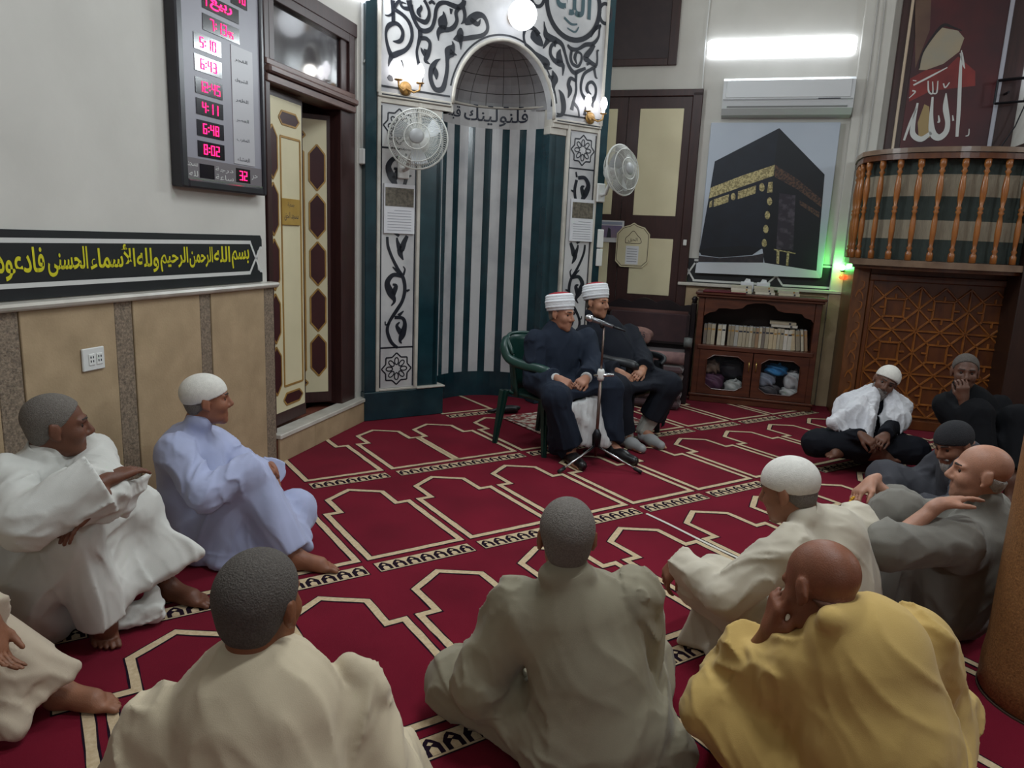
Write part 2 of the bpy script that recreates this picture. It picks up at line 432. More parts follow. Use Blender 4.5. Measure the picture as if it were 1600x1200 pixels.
# socket on the dado
so = thing('wall_socket', 'white rectangular power socket on the beige stone dado', 'socket', FL)
MB().bbox(-1.575, -1.446, -.012, 0.0, .905, 1.012, .004).build('face_plate', WPLAST, so)
for k in range(2):
    a = -1.548 + k * .045
    mo = MB().bbox(a + .005, a + .04, -.016, -.011, .93, .985, .003).build('module', mat('socket_module', (226, 226, 222), rough=.4), so)
    MB().box(a + .013, a + .018, -.0175, -.015, .945, .955).box(a + .027, a + .032, -.0175, -.015, .945, .955).box(a + .013, a + .018, -.0175, -.015, .964, .974).box(a + .027, a + .032, -.0175, -.015, .964, .974).build('pin_holes', INK, mo)

# ------------------------------------------------------------------ doorway in the left wall
sill = MB().box(0, 1.40, .0, 1.3, 0, .165).build('trim_1', TILEF); sill.matrix_world = FL; tag(sill, 'raised doorway step with a pale marble edge', None, kind='structure')
for a, c in ((.003, .47), (.473, .93), (.933, 1.36)):
    MB().bbox(a, c, -.018, .0, 0, .172, .003).build('riser_slab', TRAV, sill)
MB().bbox(0.0, 1.37, -.03, .10, .172, .205, .005).build('sill_slab', CAPM, sill)
d1 = empty('door_1', FL); tag(d1, 'tall cream and maroon double door standing ajar under a dark transom', None, kind='structure')
b = MB(); b.bbox(.0, .05, .03, .2, .2, 3.13); b.bbox(1.02, 1.25, .05, .22, .2, 3.13, .006); b.bbox(0, 1.25, .03, .2, 3.06, 3.16, .006)
b.build('door_frame', BROWN, d1)
b = MB(); b.bbox(-.0, 1.2, .015, .2, 2.50, 2.55, .006); b.bbox(0, 1.2, -.01, .2, 2.552, 2.60, .012); b.bbox(0, 1.2, .02, .2, 2.602, 2.64, .006)
b.build('lintel', mat('lintel_wood', (112, 84, 76), (84, 60, 56), rough=.35, scale=5, stretch=(1, 6, 6)), d1)
b = MB(); b.bbox(.05, .11, .03, .2, 2.64, 3.06); b.bbox(1.12, 1.2, .03, .2, 2.64, 3.06); b.bbox(.11, 1.12, .03, .2, 3.0, 3.06); b.build('transom_frame', BROWN, d1)
MB().box(.11, 1.12, .07, .08, 2.64, 3.0).build('transom_glass', DGLASS, d1)
def door_leaf(par, T, w, h, z0, mirror=False):
    """one leaf in its own frame (x 0..w), returned with raised panels"""
    lf = MB().bbox(0, w, 0, .045, z0, z0 + h, .004).build('door_leaf', BROWN, par); lf.matrix_local = T
    MB().box(.03, w - .025, -.004, .003, z0 + .09, z0 + h - .04).build('cream_face', CREAM, lf)
    X = (lambda v: w - v) if mirror else (lambda v: v)
    def pan(poly):
        MB().prism([(X(p[0]), p[1]) for p in (poly if not mirror else poly[::-1])], -.0065, -.003).build('maroon_inlay', MAROON, lf)
        for k in range(len(poly)):
            a = poly[k]; c = poly[(k + 1) % len(poly)]
            bb = MB().ribbon([(X(a[0]), a[1], .012), (X(c[0]), c[1], .012)], -.0085, -.003); bb.build('gold_strip', GOLD, lf)
    e0, e1 = .045, .165
    n = 5; hh = (h - .42) / n
    for k in range(n):
        za = z0 + .21 + k * hh + .012; zb = z0 + .21 + (k + 1) * hh - .012; m = (e0 + e1) / 2
        pan([(m, za), (e1, za + .07), (e1, zb - .07), (m, zb), (e0, zb - .07), (e0, za + .07)])
    for za in (z0 + .13, z0 + h - .2):
        pan([(.19, za + .04), (.23, za), (w - .11, za), (w - .06, za + .04), (w - .11, za + .085), (.23, za + .085)])
    a, c, zl, zh = .205, w - .055, z0 + .27, z0 + h - .28
    for s_ in (((a, zl), (c, zl)), ((c, zl), (c, zh)), ((c, zh), (a, zh)), ((a, zh), (a, zl))):
        MB().ribbon([(X(s_[0][0]), s_[0][1], .014), (X(s_[1][0]), s_[1][1], .014)], -.0085, -.003).build('gold_strip', GOLD, lf)
    return lf
lf1 = door_leaf(d1, Matrix.Translation((.06, .10, 0)) @ Matrix.Rotation(math.radians(2), 4, 'Z'), .52, 2.27, .215)
pl_ = MB().bbox(.2, .44, -.016, -.009, 1.62, 1.80, .006).build('name_plate', mat('brass_plate', (196, 160, 84), (176, 140, 66), rough=.35, metal=.3), lf1)
text_on('plate_text', shape('جمعية'), INK, lf1, .27, .36, 1.74, 1.775, -.0165)
text_on('plate_text', shape('مسجد الحق'), INK, lf1, .225, .415, 1.65, 1.71, -.0165)
lf2 = door_leaf(d1, Matrix.Translation((1.015, .14, 0)) @ Matrix.Rotation(math.radians(180 - 48), 4, 'Z') @ Matrix.Scale(-1, 4, (0, 1, 0)), .52, 2.24, .215)
# lobby beyond the door
lob = MB().box(-1.2, 2.6, 2.2, 2.3, 0, 3.2).box(-1.3, -1.2, .3, 2.3, 0, 3.2).box(-1.2, 2.6, .3, 2.3, 3.2, 3.3).box(2.6, 2.7, .3, 2.3, 0, 3.2).box(-1.2, 2.6, .3, 2.3, .1, .165).build('wall_lobby', mat('lobby_paint', (150, 120, 104), rough=.8)); lob.matrix_world = FL
tag(lob, 'dim brown lobby beyond the double door', None, kind='structure')

# ------------------------------------------------------------------ mihrab wall across the corner
CX = 1.27; ARX = 1.30; RN = 0.57; ZS = 2.69; RA = .515; RB = .575
b = MB(); b.box(-.25, 0, .12, .2, 0, CEIL_Z)
b.box(2.47, 2.49, .0, .95, 0, CEIL_Z)
wm = b.build('wall_mihrab', PLASTER); wm.matrix_world = FM; tag(wm, 'marble clad prayer niche wall set across the corner', None, kind='structure')
def part(name, b, m, par=None, sm=False): return b.build(name, m, par or wm, sm)
part('green_pilaster', MB().bbox(0, .098, -.02, .1, .25, CEIL_Z), GREEN)
part('green_pilaster', MB().bbox(2.395, 2.49, -.02, .1, .25, CEIL_Z), GREEN)
part('green_pilaster', MB().bbox(.492, .69, .0, .1, .25, 2.56), GREEN)
part('green_pilaster', MB().bbox(1.81, 2.0, .0, .1, .25, 2.56), GREEN)
for x0, x1 in ((.10, .49), (2.003, 2.393)):
    part('marble_panel', MB().bbox(x0 + .03, x1 - .03, -.012, .1, .27, 2.62), WMARB)
    fr_ = MB(); fr_.bbox(x0, x0 + .03, -.03, .1, .25, 2.66); fr_.bbox(x1 - .03, x1, -.03, .1, .25, 2.66); fr_.bbox(x0 + .03, x1 - .03, -.03, .1, .25, .27)
    part('panel_frame', fr_, CAPM)
    bl = MB(); bl.box(x0 + .035, x0 + .047, -.0135, -.01, .28, 2.6); bl.box(x1 - .047, x1 - .035, -.0135, -.01, .28, 2.6); bl.box(x0 + .047, x1 - .047, -.0135, -.01, .62, .634); bl.box(x0 + .047, x1 - .047, -.0135, -.01, 2.27, 2.284)
    part('inlay_line', bl, BINLAY)
# plinths
for x0, x1, s_ in ((-.01, .745, 1), (1.755, 2.5, -1)):
    part('plinth', MB().bbox(x0, x1, -.045, .12, 0, .25, .006), GREEN)
    part('plinth_ledge', MB().bbox(.475 if s_ > 0 else 1.755, .755 if s_ > 0 else 2.02, -.055, .1, .252, .268, .004), CAPM)
# cornice at the springing
for x0, x1 in ((.10, .765), (1.83, 2.393)):
    bb = MB(); bb.bbox(x0, x1, -.04, .1, 2.66, 2.70, .006); bb.bbox(x0, x1, -.025, .1, 2.62, 2.66, .004); part('cornice', bb, CAPM)
    part('inlay_line', MB().box(x0 + .03, x1 - .02, -.031, -.02, 2.735, 2.75).box(x0 + .03, x1 - .02, -.041, -.03, 2.675, 2.685), BINLAY)
for x0, x1 in ((.492, .69), (1.81, 2.0)):
    part('pilaster_head', MB().bbox(x0, x1, -.01, .1, 2.56, 2.63), CAPM)
# spandrel slab with the arch cut out
def archpt(a, da=0): return (ARX + (RA + da) * math.cos(a), ZS + (RB + da) * math.sin(a))
AN = [math.pi * k / 28 for k in range(29)]
b = MB(); XL, XR = .105, 2.39
top = CEIL_Z
vs = []; fs = []
for a in AN:
    p = archpt(a); s_ = (top - p[1]); 
    ox = XR if a < math.pi * .25 else XL if a > math.pi * .75 else ARX + (XR - XL) / 2 * (math.cos(a) / math.cos(math.pi / 4))
    ang = a
    # outer point on the rectangle along the ray
    dx, dz = math.cos(a), math.sin(a)
    t = min(((XR if dx > 0 else XL) - ARX) / dx if abs(dx) > 1e-6 else 9, (top - ZS) / dz if dz > 1e-6 else 9)
    vs += [(p[0], -.028, p[1]), (ARX + dx * t, -.028, ZS + dz * t), (p[0], .06, p[1])]
# fill corners by extra vertices
for k in range(28):
    i0, i1 = 3 * k, 3 * (k + 1)
    A_, B_ = vs[i0 + 1], vs[i1 + 1]
    if abs(A_[0] - B_[0]) > 1e-6 and abs(A_[2] - B_[2]) > 1e-6:
        vs.append((A_[0] if abs(A_[0] - XR) < 1e-6 or abs(A_[0] - XL) < 1e-6 else B_[0], -.028, top)); fs.append((i0, i0 + 1, len(vs) - 1, i1 + 1, i1)[::-1])
    else: fs.append((i0, i0 + 1, i1 + 1, i1)[::-1])
    fs.append((i0, i1, i1 + 2, i0 + 2)[::-1])
b.add(vs, fs); b.box(XL, XL + .02, -.028, .06, ZS, top); b.box(XR - .02, XR, -.028, .06, ZS, top)
part('spandrel_slab', b, WMARB)
for x0 in (XL - .012, XR - .02):
    part('spandrel_frame', MB().bbox(x0, x0 + .032, -.04, .0, ZS, top), CAPM)
part('arch_moulding', MB().tube([(archpt(a, .012)[0], -.03, archpt(a, .012)[1]) for a in AN], .016, 8), CAPM, sm=True)
part('arch_inlay', MB().ribbon([(*archpt(a, .05), .016) for a in AN[2:-2]], -.0295), BINLAY)
# niche: upright marble staves
zb, zt = .25, 2.62
def stave(a0, a1, r, z0, z1, m, name):
    n = 3; vs = []
    for k in range(n + 1):
        a = math.radians(a0 + (a1 - a0) * k / n)
        for rr in (r, r + .05):
            for z in (z0, z1): vs.append((CX + rr * math.cos(a), rr * math.sin(a), z))
    fs = []
    for k in range(n):
        o = k * 4; q = o + 4
        fs += [(o, o + 1, q + 1, q)[::-1], (o + 2, q + 2, q + 3, o + 3)[::-1], (o + 1, o + 3, q + 3, q + 1), (o, q, q + 2, o + 2)]
    fs += [(0, 2, 3, 1), (n * 4, n * 4 + 1, n * 4 + 3, n * 4 + 2)]
    part(name, MB().add(vs, fs), m, sm=False)
stave(0, 22, RN, zb, zt, GREEN, 'green_stave'); stave(158, 180, RN, zb, zt, GREEN, 'green_stave')
a = 22.0
for k in range(8):
    stave(a, a + 9.85, RN, zb, zt, WMARB, 'white_stave')
    if k < 8 - 0: stave(a + 9.95, a + 16.9, RN + .003, zb, zt, GREEN, 'green_stave')
    a += 17.0
for k in range(9):
    stave(k * 20, k * 20 + 20, RN - .012, 0, zb, GREEN, 'niche_base')
for k in range(6):
    stave(k * 30, k * 30 + 30, RN + .002, zt, 2.80, mat('pale_marble', (196, 194, 192), (172, 170, 170), rough=.35, scale=4), 'frieze_block')
def cylwarp(X, Z):
    an = math.radians(X); return (CX + (RN - .004) * math.cos(an), (RN - .004) * math.sin(an), Z)
INLB = mat('blue_black_inlay', (30, 36, 52), rough=.5)
for w, a0, a1, z0, z1 in (('فلنولينك', 31, 96, 2.645, 2.80), ('قبلة', 100, 124, 2.665, 2.79), ('تر', 127, 140, 2.66, 2.76)):
    # angles grow to the left, so lettering is mirrored through -X
    text_on('niche_lettering', shape(w), INLB, wm, -a1, -a0, z0, z1, 0, bold=.012, warp=lambda X, Z: cylwarp(-X, Z), res=3)
for k in range(6):
    an = 38 + k * 15
    text_on('vowel_mark', '-', INLB, wm, -an - 3, -an + 2, 2.815, 2.826, 0, warp=lambda X, Z: cylwarp(-X, Z))
# half dome of marble tiles (rings x segments)
NR, NS = 5, 10
for i in range(NR):
    for j in range(NS):
        p0, p1 = math.pi / 2 * i / NR, math.pi / 2 * (i + 1) / NR; t0, t1 = math.pi * j / NS, math.pi * (j + 1) / NS
        vs = []; g_ = .006
        for ii in range(3):
            for jj in range(3):
                p = p0 + g_ + (p1 - p0 - 2 * g_) * ii / 2; t = t0 + g_ + (t1 - t0 - 2 * g_) * jj / 2
                vs.append((ARX + RA * math.cos(t) * math.cos(p), .05 + RN * math.sin(t) * math.cos(p), ZS + .09 + (RB - .06) * math.sin(p)))
        fs = [(r * 3 + c, r * 3 + c + 1, r * 3 + c + 4, r * 3 + c + 3) for r in range(2) for c in range(2)]
        part('dome_tile', MB().add(vs, fs), DOME)
b = MB(); vs = []; fs = []
for i in range(9):
    for j in range(25):
        p = math.pi / 2 * i / 8; t = math.pi * j / 24; e = .012
        vs.append((ARX + (RA + e) * math.cos(t) * math.cos(p), .05 + (RN + e) * math.sin(t) * math.cos(p), ZS + .09 + (RB - .06 + e) * math.sin(p)))
fs = [(i * 25 + j, i * 25 + j + 1, i * 25 + j + 26, i * 25 + j + 25) for i in range(8) for j in range(24)]
b.add(vs, fs); part('dome_backing', b, GROUT, sm=True)
b = MB().tube([(ARX + (RN - .045) * math.cos(t), .04 + RN * math.sin(t) * .94, 2.815) for t in np.linspace(0, math.pi, 25)], .012, 6); part('dome_moulding', b, CAPM, sm=True)
for s_ in (-1, 1):   # jamb slabs closing the arch sides
    xa = ARX + s_ * RA
    part('arch_jamb', MB().box(min(xa, xa + s_ * .08), max(xa, xa + s_ * .08), -.02, .1, 2.62, 2.80), CAPM)

# arabesque inlay: strokes given as (x, z, width) in metres on the wall
def strokes(name, L, y, m=BINLAY, par=None, fx=lambda p: p):
    for s_ in L:
        MB().ribbon([fx(p) for p in s_], y, y + .004).build(name, m, par or wm)
ORN = {'L':[[(0.217,3.388,0.036),(0.222,3.32,0.031),(0.226,3.227,0.031)],[(0.241,3.323,0.031),(0.324,3.286,0.028),(0.374,3.23,0.028),(0.389,3.155,0.028),(0.369,3.086,0.031),(0.328,3.037,0.035),(0.266,3.003,0.044),(0.218,2.983,0.044),(0.19,3.02,0.031),(0.169,3.088,0.022),(0.165,3.146,0.022),(0.188,3.197,0.037),(0.242,3.224,0.031),(0.284,3.208,0.028),(0.308,3.165,0.028),(0.299,3.116,0.034),(0.271,3.093,0.031),(0.223,3.088,0.005)],[(0.221,2.99,0.05),(0.198,2.938,0.025),(0.188,2.895,0.005)],[(0.228,3.298,0.024),(0.187,3.27,0.015),(0.154,3.269,0.004)],[(0.231,3.333,0.027),(0.254,3.373,0.024),(0.281,3.401,0.024)],[(0.365,3.353,0.037),(0.316,3.349,0.025),(0.288,3.367,0.018),(0.295,3.386,0.015),(0.333,3.385,0.006)],[(0.357,3.416,0.049),(0.371,3.36,0.037),(0.401,3.288,0.031),(0.437,3.235,0.031),(0.473,3.212,0.035),(0.523,3.218,0.038),(0.565,3.252,0.032),(0.589,3.323,0.032),(0.598,3.391,0.031),(0.626,3.439,0.035),(0.677,3.46,0.032),(0.736,3.454,0.038),(0.803,3.448,0.045),(0.847,3.481,0.045),(0.854,3.513,0.038)],[(0.378,3.385,0.025),(0.393,3.346,0.015),(0.414,3.309,0.019),(0.45,3.286,0.031),(0.507,3.281,0.038),(0.535,3.325,0.031),(0.534,3.373,0.025),(0.511,3.416,0.025),(0.489,3.442,0.025)],[(0.46,3.308,0.012),(0.442,3.344,0.037),(0.462,3.377,0.031),(0.462,3.401,0.004)],[(0.532,3.426,0.019),(0.561,3.444,0.025),(0.586,3.428,0.016)],[(0.848,3.463,0.032),(0.865,3.405,0.032),(0.859,3.354,0.026),(0.83,3.324,0.005)],[(0.811,3.45,0.038),(0.782,3.402,0.032),(0.792,3.342,0.032),(0.763,3.288,0.039),(0.712,3.26,0.038),(0.66,3.257,0.057),(0.624,3.22,0.038),(0.626,3.159,0.004)],[(0.66,3.251,0.051),(0.662,3.312,0.089),(0.672,3.363,0.032),(0.662,3.391,0.004)],[(0.737,3.424,0.032),(0.734,3.383,0.013)],[(0.868,3.331,0.019),(0.92,3.372,0.071),(0.98,3.42,0.058),(1.042,3.425,0.039),(1.083,3.376,0.03),(1.086,3.32,0.03),(1.04,3.274,0.033),(0.948,3.242,0.039),(0.864,3.218,0.039),(0.818,3.214,0.071),(0.762,3.195,0.004)],[(0.92,3.378,0.039),(0.99,3.353,0.039),(1.016,3.395,0.005)],[(0.822,3.211,0.065),(0.828,3.262,0.058),(0.831,3.294,0.019)],[(0.826,3.212,0.052),(0.835,3.17,0.026),(0.836,3.126,0.004)],[(0.752,3.178,0.004),(0.764,3.146,0.032),(0.732,3.09,0.097),(0.712,3.038,0.039),(0.713,2.963,0.033),(0.7,2.873,0.036),(0.673,2.794,0.046),(0.613,2.779,0.039),(0.576,2.818,0.039),(0.56,2.878,0.039),(0.573,2.941,0.052),(0.608,2.996,0.032),(0.648,3.024,0.004)],[(0.587,2.944,0.039),(0.61,2.904,0.046),(0.615,2.858,0.01)],[(0.732,3.09,0.052),(0.8,3.077,0.004)],[(0.458,3.215,0.038),(0.46,3.161,0.038),(0.443,3.098,0.025),(0.433,3.036,0.022),(0.449,2.965,0.026),(0.475,2.902,0.023),(0.48,2.847,0.023),(0.474,2.785,0.026)],[(0.46,3.149,0.032),(0.51,3.158,0.032),(0.546,3.134,0.029),(0.547,3.085,0.032),(0.527,3.033,0.045),(0.513,2.988,0.032),(0.554,2.969,0.004)],[(0.512,3.03,0.038),(0.483,3.056,0.025),(0.468,3.081,0.005)],[(0.519,3.062,0.026),(0.494,3.073,0.01)],[(0.185,2.823,0.025),(0.206,2.808,0.044),(0.227,2.792,0.013)],[(0.301,2.96,0.004),(0.295,2.911,0.044),(0.267,2.889,0.013)]],'R':[[(1.667,3.294,0.019),(1.618,3.33,0.083),(1.558,3.373,0.091),(1.535,3.386,0.018)],[(1.616,3.374,0.055),(1.556,3.42,0.036),(1.477,3.402,0.032),(1.458,3.338,0.023),(1.485,3.272,0.023),(1.555,3.231,0.028),(1.638,3.2,0.042),(1.711,3.158,0.075),(1.737,3.121,0.038),(1.778,3.123,0.006)],[(1.705,3.157,0.056),(1.697,3.092,0.006)],[(1.666,3.497,0.005),(1.681,3.438,0.028),(1.708,3.381,0.065),(1.816,3.364,0.047),(1.878,3.338,0.038),(1.919,3.263,0.028),(1.962,3.178,0.029),(2.028,3.124,0.039),(2.1,3.153,0.034),(2.161,3.181,0.024)],[(1.722,3.357,0.056),(1.679,3.287,0.019),(1.668,3.272,0.006)],[(1.816,3.355,0.037),(1.76,3.309,0.033),(1.752,3.245,0.033),(1.791,3.197,0.038),(1.852,3.18,0.057),(1.902,3.16,0.038),(1.902,3.077,0.006)],[(1.864,3.181,0.076),(1.848,3.252,0.057),(1.862,3.299,0.006)],[(1.793,3.351,0.037),(1.802,3.307,0.011)],[(1.938,3.348,0.019),(1.988,3.32,0.038),(2.062,3.332,0.029),(2.145,3.383,0.038),(2.232,3.407,0.038),(2.29,3.472,0.024),(2.298,3.539,0.019),(2.306,3.586,0.019)],[(2.313,3.578,0.024),(2.246,3.539,0.038),(2.202,3.457,0.008)],[(1.989,3.311,0.028),(1.982,3.246,0.029),(2.01,3.195,0.029),(2.073,3.186,0.029),(2.106,3.238,0.024),(2.102,3.293,0.019),(2.052,3.303,0.024),(2.03,3.253,0.033),(2.057,3.202,0.008)],[(2.245,3.4,0.039),(2.211,3.347,0.048),(2.154,3.273,0.058),(2.194,3.251,0.039),(2.246,3.231,0.039),(2.285,3.228,0.029),(2.294,3.276,0.019),(2.288,3.351,0.019),(2.306,3.358,0.01)],[(2.22,3.237,0.019),(2.171,3.215,0.024)],[(2.286,3.219,0.029),(2.225,3.181,0.029),(2.153,3.133,0.029),(2.121,3.053,0.027),(2.127,2.969,0.027),(2.183,2.91,0.04),(2.248,2.9,0.06),(2.295,2.954,0.03),(2.295,3.03,0.028),(2.247,3.071,0.03),(2.198,3.045,0.027),(2.196,2.988,0.039),(2.246,2.962,0.008)],[(2.262,3.196,0.029),(2.288,3.124,0.02),(2.311,3.113,0.006)],[(2.254,2.901,0.06),(2.278,2.846,0.008)],[(2.052,3.136,0.039),(2.058,3.053,0.024),(2.065,2.961,0.024),(2.041,2.863,0.029),(2.027,2.795,0.039)],[(2.058,3.053,0.024),(1.995,3.068,0.034),(1.974,3.013,0.039),(1.996,2.961,0.049),(1.977,2.893,0.006)],[(1.785,3.106,0.006),(1.814,3.037,0.076),(1.806,2.98,0.038),(1.8,2.888,0.024),(1.8,2.795,0.029)],[(1.73,3.052,0.006),(1.796,3.039,0.048)],[(1.868,2.952,0.006),(1.908,2.902,0.048),(1.933,2.812,0.054),(1.919,2.744,0.039),(1.854,2.718,0.015)],[(2.041,2.863,0.029),(2.101,2.814,0.02),(2.12,2.74,0.012)],[(2.188,2.844,0.006),(2.182,2.767,0.04)]],'P':[[(0.198,1.564,0.021),(0.206,1.486,0.025),(0.243,1.395,0.025),(0.295,1.302,0.028),(0.348,1.222,0.031),(0.364,1.127,0.032),(0.343,1.031,0.029),(0.292,0.95,0.032),(0.227,0.855,0.026),(0.206,0.773,0.029),(0.244,0.675,0.029),(0.304,0.624,0.022)],[(0.333,1.242,0.035),(0.252,1.248,0.035),(0.202,1.181,0.049),(0.232,1.1,0.064),(0.269,1.032,0.029),(0.24,0.989,0.009)],[(0.254,1.086,0.05),(0.282,1.154,0.035),(0.25,1.17,0.014)],[(0.271,0.888,0.029),(0.346,0.88,0.029),(0.369,0.824,0.037),(0.348,0.741,0.059),(0.326,0.686,0.029),(0.341,0.66,0.009)],[(0.332,0.755,0.051),(0.294,0.812,0.029),(0.319,0.846,0.012)],[(0.285,1.561,0.014),(0.292,1.522,0.028),(0.322,1.463,0.056),(0.354,1.53,0.042),(0.379,1.578,0.028)],[(0.315,1.463,0.056),(0.32,1.423,0.042),(0.346,1.377,0.008)],[(0.348,1.249,0.021),(0.362,1.296,0.014),(0.346,1.323,0.008)],[(0.31,1.269,0.035),(0.248,1.317,0.008)],[(0.379,1.113,0.022),(0.409,1.124,0.012)],[(0.227,0.841,0.017),(0.191,0.826,0.012),(0.186,0.856,0.009)],[(0.308,0.901,0.036),(0.355,0.942,0.009)]]}
strokes('arabesque_scroll', ORN['L'], -.0315)
strokes('arabesque_scroll', ORN['R'], -.0315)
strokes('panel_scroll', ORN['P'], -.016)
strokes('panel_scroll', ORN['P'], -.016, fx=lambda p: (2.493 - p[0], p[1], p[2]))
UP = [[(p[0], p[1] + .95, p[2]) for p in s_ if p[1] + .95 < 2.25] for s_ in ORN['P']]
UP = [s_ for s_ in UP if len(s_) > 1]
strokes('panel_scroll', UP, -.016)
strokes('panel_scroll', UP, -.016, fx=lambda p: (2.493 - p[0], p[1], p[2]))
def rosette(cx, cz, r):
    star = []
    for k in range(16):
        rr = r if k % 2 == 0 else r * .78; a = math.pi * k / 8
        star.append((cx + rr * math.cos(a), cz + rr * math.sin(a) * 1.0))
    for k in range(16):
        a, c = star[k], star[(k + 1) % 16]
        MB().ribbon([(*a, .012), (*c, .012)], -.0145).build('rosette_line', BINLAY, wm)
    for k in range(8):
        a = math.pi * k / 4; q = []
        for t in np.linspace(0, 2 * math.pi, 13):
            ex_, ey_ = r * .48 + r * .22 * math.cos(t), r * .13 * math.sin(t)
            q.append((cx + ex_ * math.cos(a) - ey_ * math.sin(a), cz + ex_ * math.sin(a) + ey_ * math.cos(a), .010))
        MB().ribbon(q, -.0145).build('rosette_petal', BINLAY, wm)
rosette(.295, .44, .14); rosette(2.198, .44, .14); rosette(.295, 2.45, .14); rosette(2.198, 2.45, .14)
# roundel with the name
rc = (1.985, 3.70)
MB().ribbon([(rc[0] + .30 * math.cos(t), rc[1] + .30 * math.sin(t), .045) for t in np.linspace(0, 2 * math.pi, 37)], -.0315, -.027).build('roundel_ring', BINLAY, wm)
for dx in (-.40, .37):
    MB().ribbon([(rc[0] + dx + .07 * math.cos(t), rc[1] - .01 + .085 * math.sin(t), .03) for t in np.linspace(0, 2 * math.pi, 21)], -.0318, -.027).build('roundel_ring', BINLAY, wm)
GREYG = mat('grey_green_inlay', (58, 84, 92), rough=.5)
text_on('roundel_lettering', shape('الله'), GREYG, wm, rc[0] - .2, rc[0] + .2, rc[1] - .1, rc[1] + .2, -.0315, bold=.02)
strokes('roundel_lettering', [[(rc[0] - .1, rc[1] - .13, .02), (rc[0] - .02, rc[1] - .17, .02), (rc[0] + .05, rc[1] - .16, .015)], [(rc[0] - .06, rc[1] - .21, .01), (rc[0] + .03, rc[1] - .23, .015), (rc[0] + .07, rc[1] - .18, .01)]], -.0315, GREYG)
# ------------------------------------------------------------------ back wall
wb = MB().box(-2.2, 5.5, 0, .2, 0, CEIL_Z).build('wall_back', PLASTER); wb.matrix_world = FB
tag(wb, 'off white plaster back wall with tall cream door', None, kind='structure')
MB().bbox(1.235, 1.50, -.06, 0, 0, CEIL_Z, .006).build('pilaster', PLASTER, wb)
for x0, x1 in ((-.27, .22), (.222, .72), (.722, 1.232)):
    MB().bbox(x0, x1, -.035, 0, 0, 1.175, .003).build('dado_panel', TRAV, wb)
MB().bbox(1.236, 1.503, -.066, -.01, 0, 1.175, .003).build('dado_panel', TRAV, wb)
MB().bbox(-.29, 1.51, -.08, 0, 1.178, 1.212, .006).build('dado_cap', CAPM, wb)
bs = thing('inscription_band', 'black band with white crossed lines behind the leaning picture', 'sign', FB)
MB().box(-.26, 1.62, -.012, 0, 1.215, 1.47).build('black_ground', BLACKP, bs)
lines('white_line', [[(-.14, 1.235), (.62, 1.235)], [(.78, 1.235), (1.45, 1.235)], [(-.14, 1.45), (1.4, 1.45)]], -.0135, WHITEL, bs, .022)
lines('crossed_line', [[(-.24, 1.23), (-.13, 1.42)], [(-.25, 1.42), (-.13, 1.24)], [(.62, 1.235), (.72, 1.34)], [(.78, 1.235), (.70, 1.34)]], -.0138, WHITEL, bs, .018)

# door 2
d2 = empty('door_2', FB); tag(d2, 'tall brown framed door with cream panels beside the prayer niche', None, kind='structure')
DX = [-1.45, -1.36, -1.08, -.965, -.83, -.305, -.20]
fr2 = MB()
fr2.bbox(-1.45, -1.36, -.03, 0, 0, 3.16, .004); fr2.bbox(-.30, -.20, -.05, 0, 0, 3.16, .006); fr2.bbox(-1.45, -.20, -.05, 0, 3.12, 3.19, .006)
fr2.build('door_frame', BROWN, d2)
for (x0, x1, hx) in ((-1.36, -.97, 0), (-.965, -.30, 1)):
    lf = MB().bbox(x0, x1, -.03, -.004, .01, 3.12, .004).build('door_leaf', BROWN, d2)
    xi0, xi1 = (x0 + .08, x1 - .105) if not hx else (x0 + .13, x1 - .08)
    for z0, z1 in ((.25, .95), (1.05, 1.66), (1.90, 3.0)):
        MB().bbox(xi0, xi1, -.028 - .008, -.028, z0, z1, .006).build('cream_panel', CREAM, lf)
MB().bbox(-.27, -.235, -.075, -.05, 1.60, 1.66, .004).build('door_latch', WPLAST, d2)
# dark shutter above the door
w1 = empty('window_1', FB); tag(w1, 'dark brown shuttered window above the cream door', None, kind='structure')
fr3 = MB(); fr3.bbox(-1.35, -1.27, -.03, 0, 3.43, 4.5); fr3.bbox(-.59, -.50, -.03, 0, 3.43, 4.5); fr3.bbox(-1.27, -.59, -.03, 0, 3.43, 3.5); fr3.build('window_frame', BROWN, w1)
MB().box(-1.27, -.59, -.02, -.005, 3.5, 4.5).build('shutter_board', mat('shutter_brown', (58, 44, 46), (48, 36, 40), rough=.5), w1)
# conduit and cables on the wall
cb = tag(MB().tube([(-.215 + .012 * math.sin(z * 3), -.02, z) for z in np.linspace(2.85, 4.6, 12)], .007, 6).build('cable', WPLAST), 'thin white cable running down beside the air conditioner', 'cable'); cb.matrix_world = FB
for k, xx in enumerate((1.33, 1.40)):
    c_ = tag(MB().tube([(xx + .008 * math.sin(z * 2.2 + k), -.07, z) for z in np.linspace(1.5, 4.6, 16)], .006, 6).build('cable', mat('grey_cable', (176, 174, 170), rough=.5)),
             ('left' if k == 0 else 'right') + ' of two grey cables running down the plaster pilaster', 'cable'); c_.matrix_world = FB

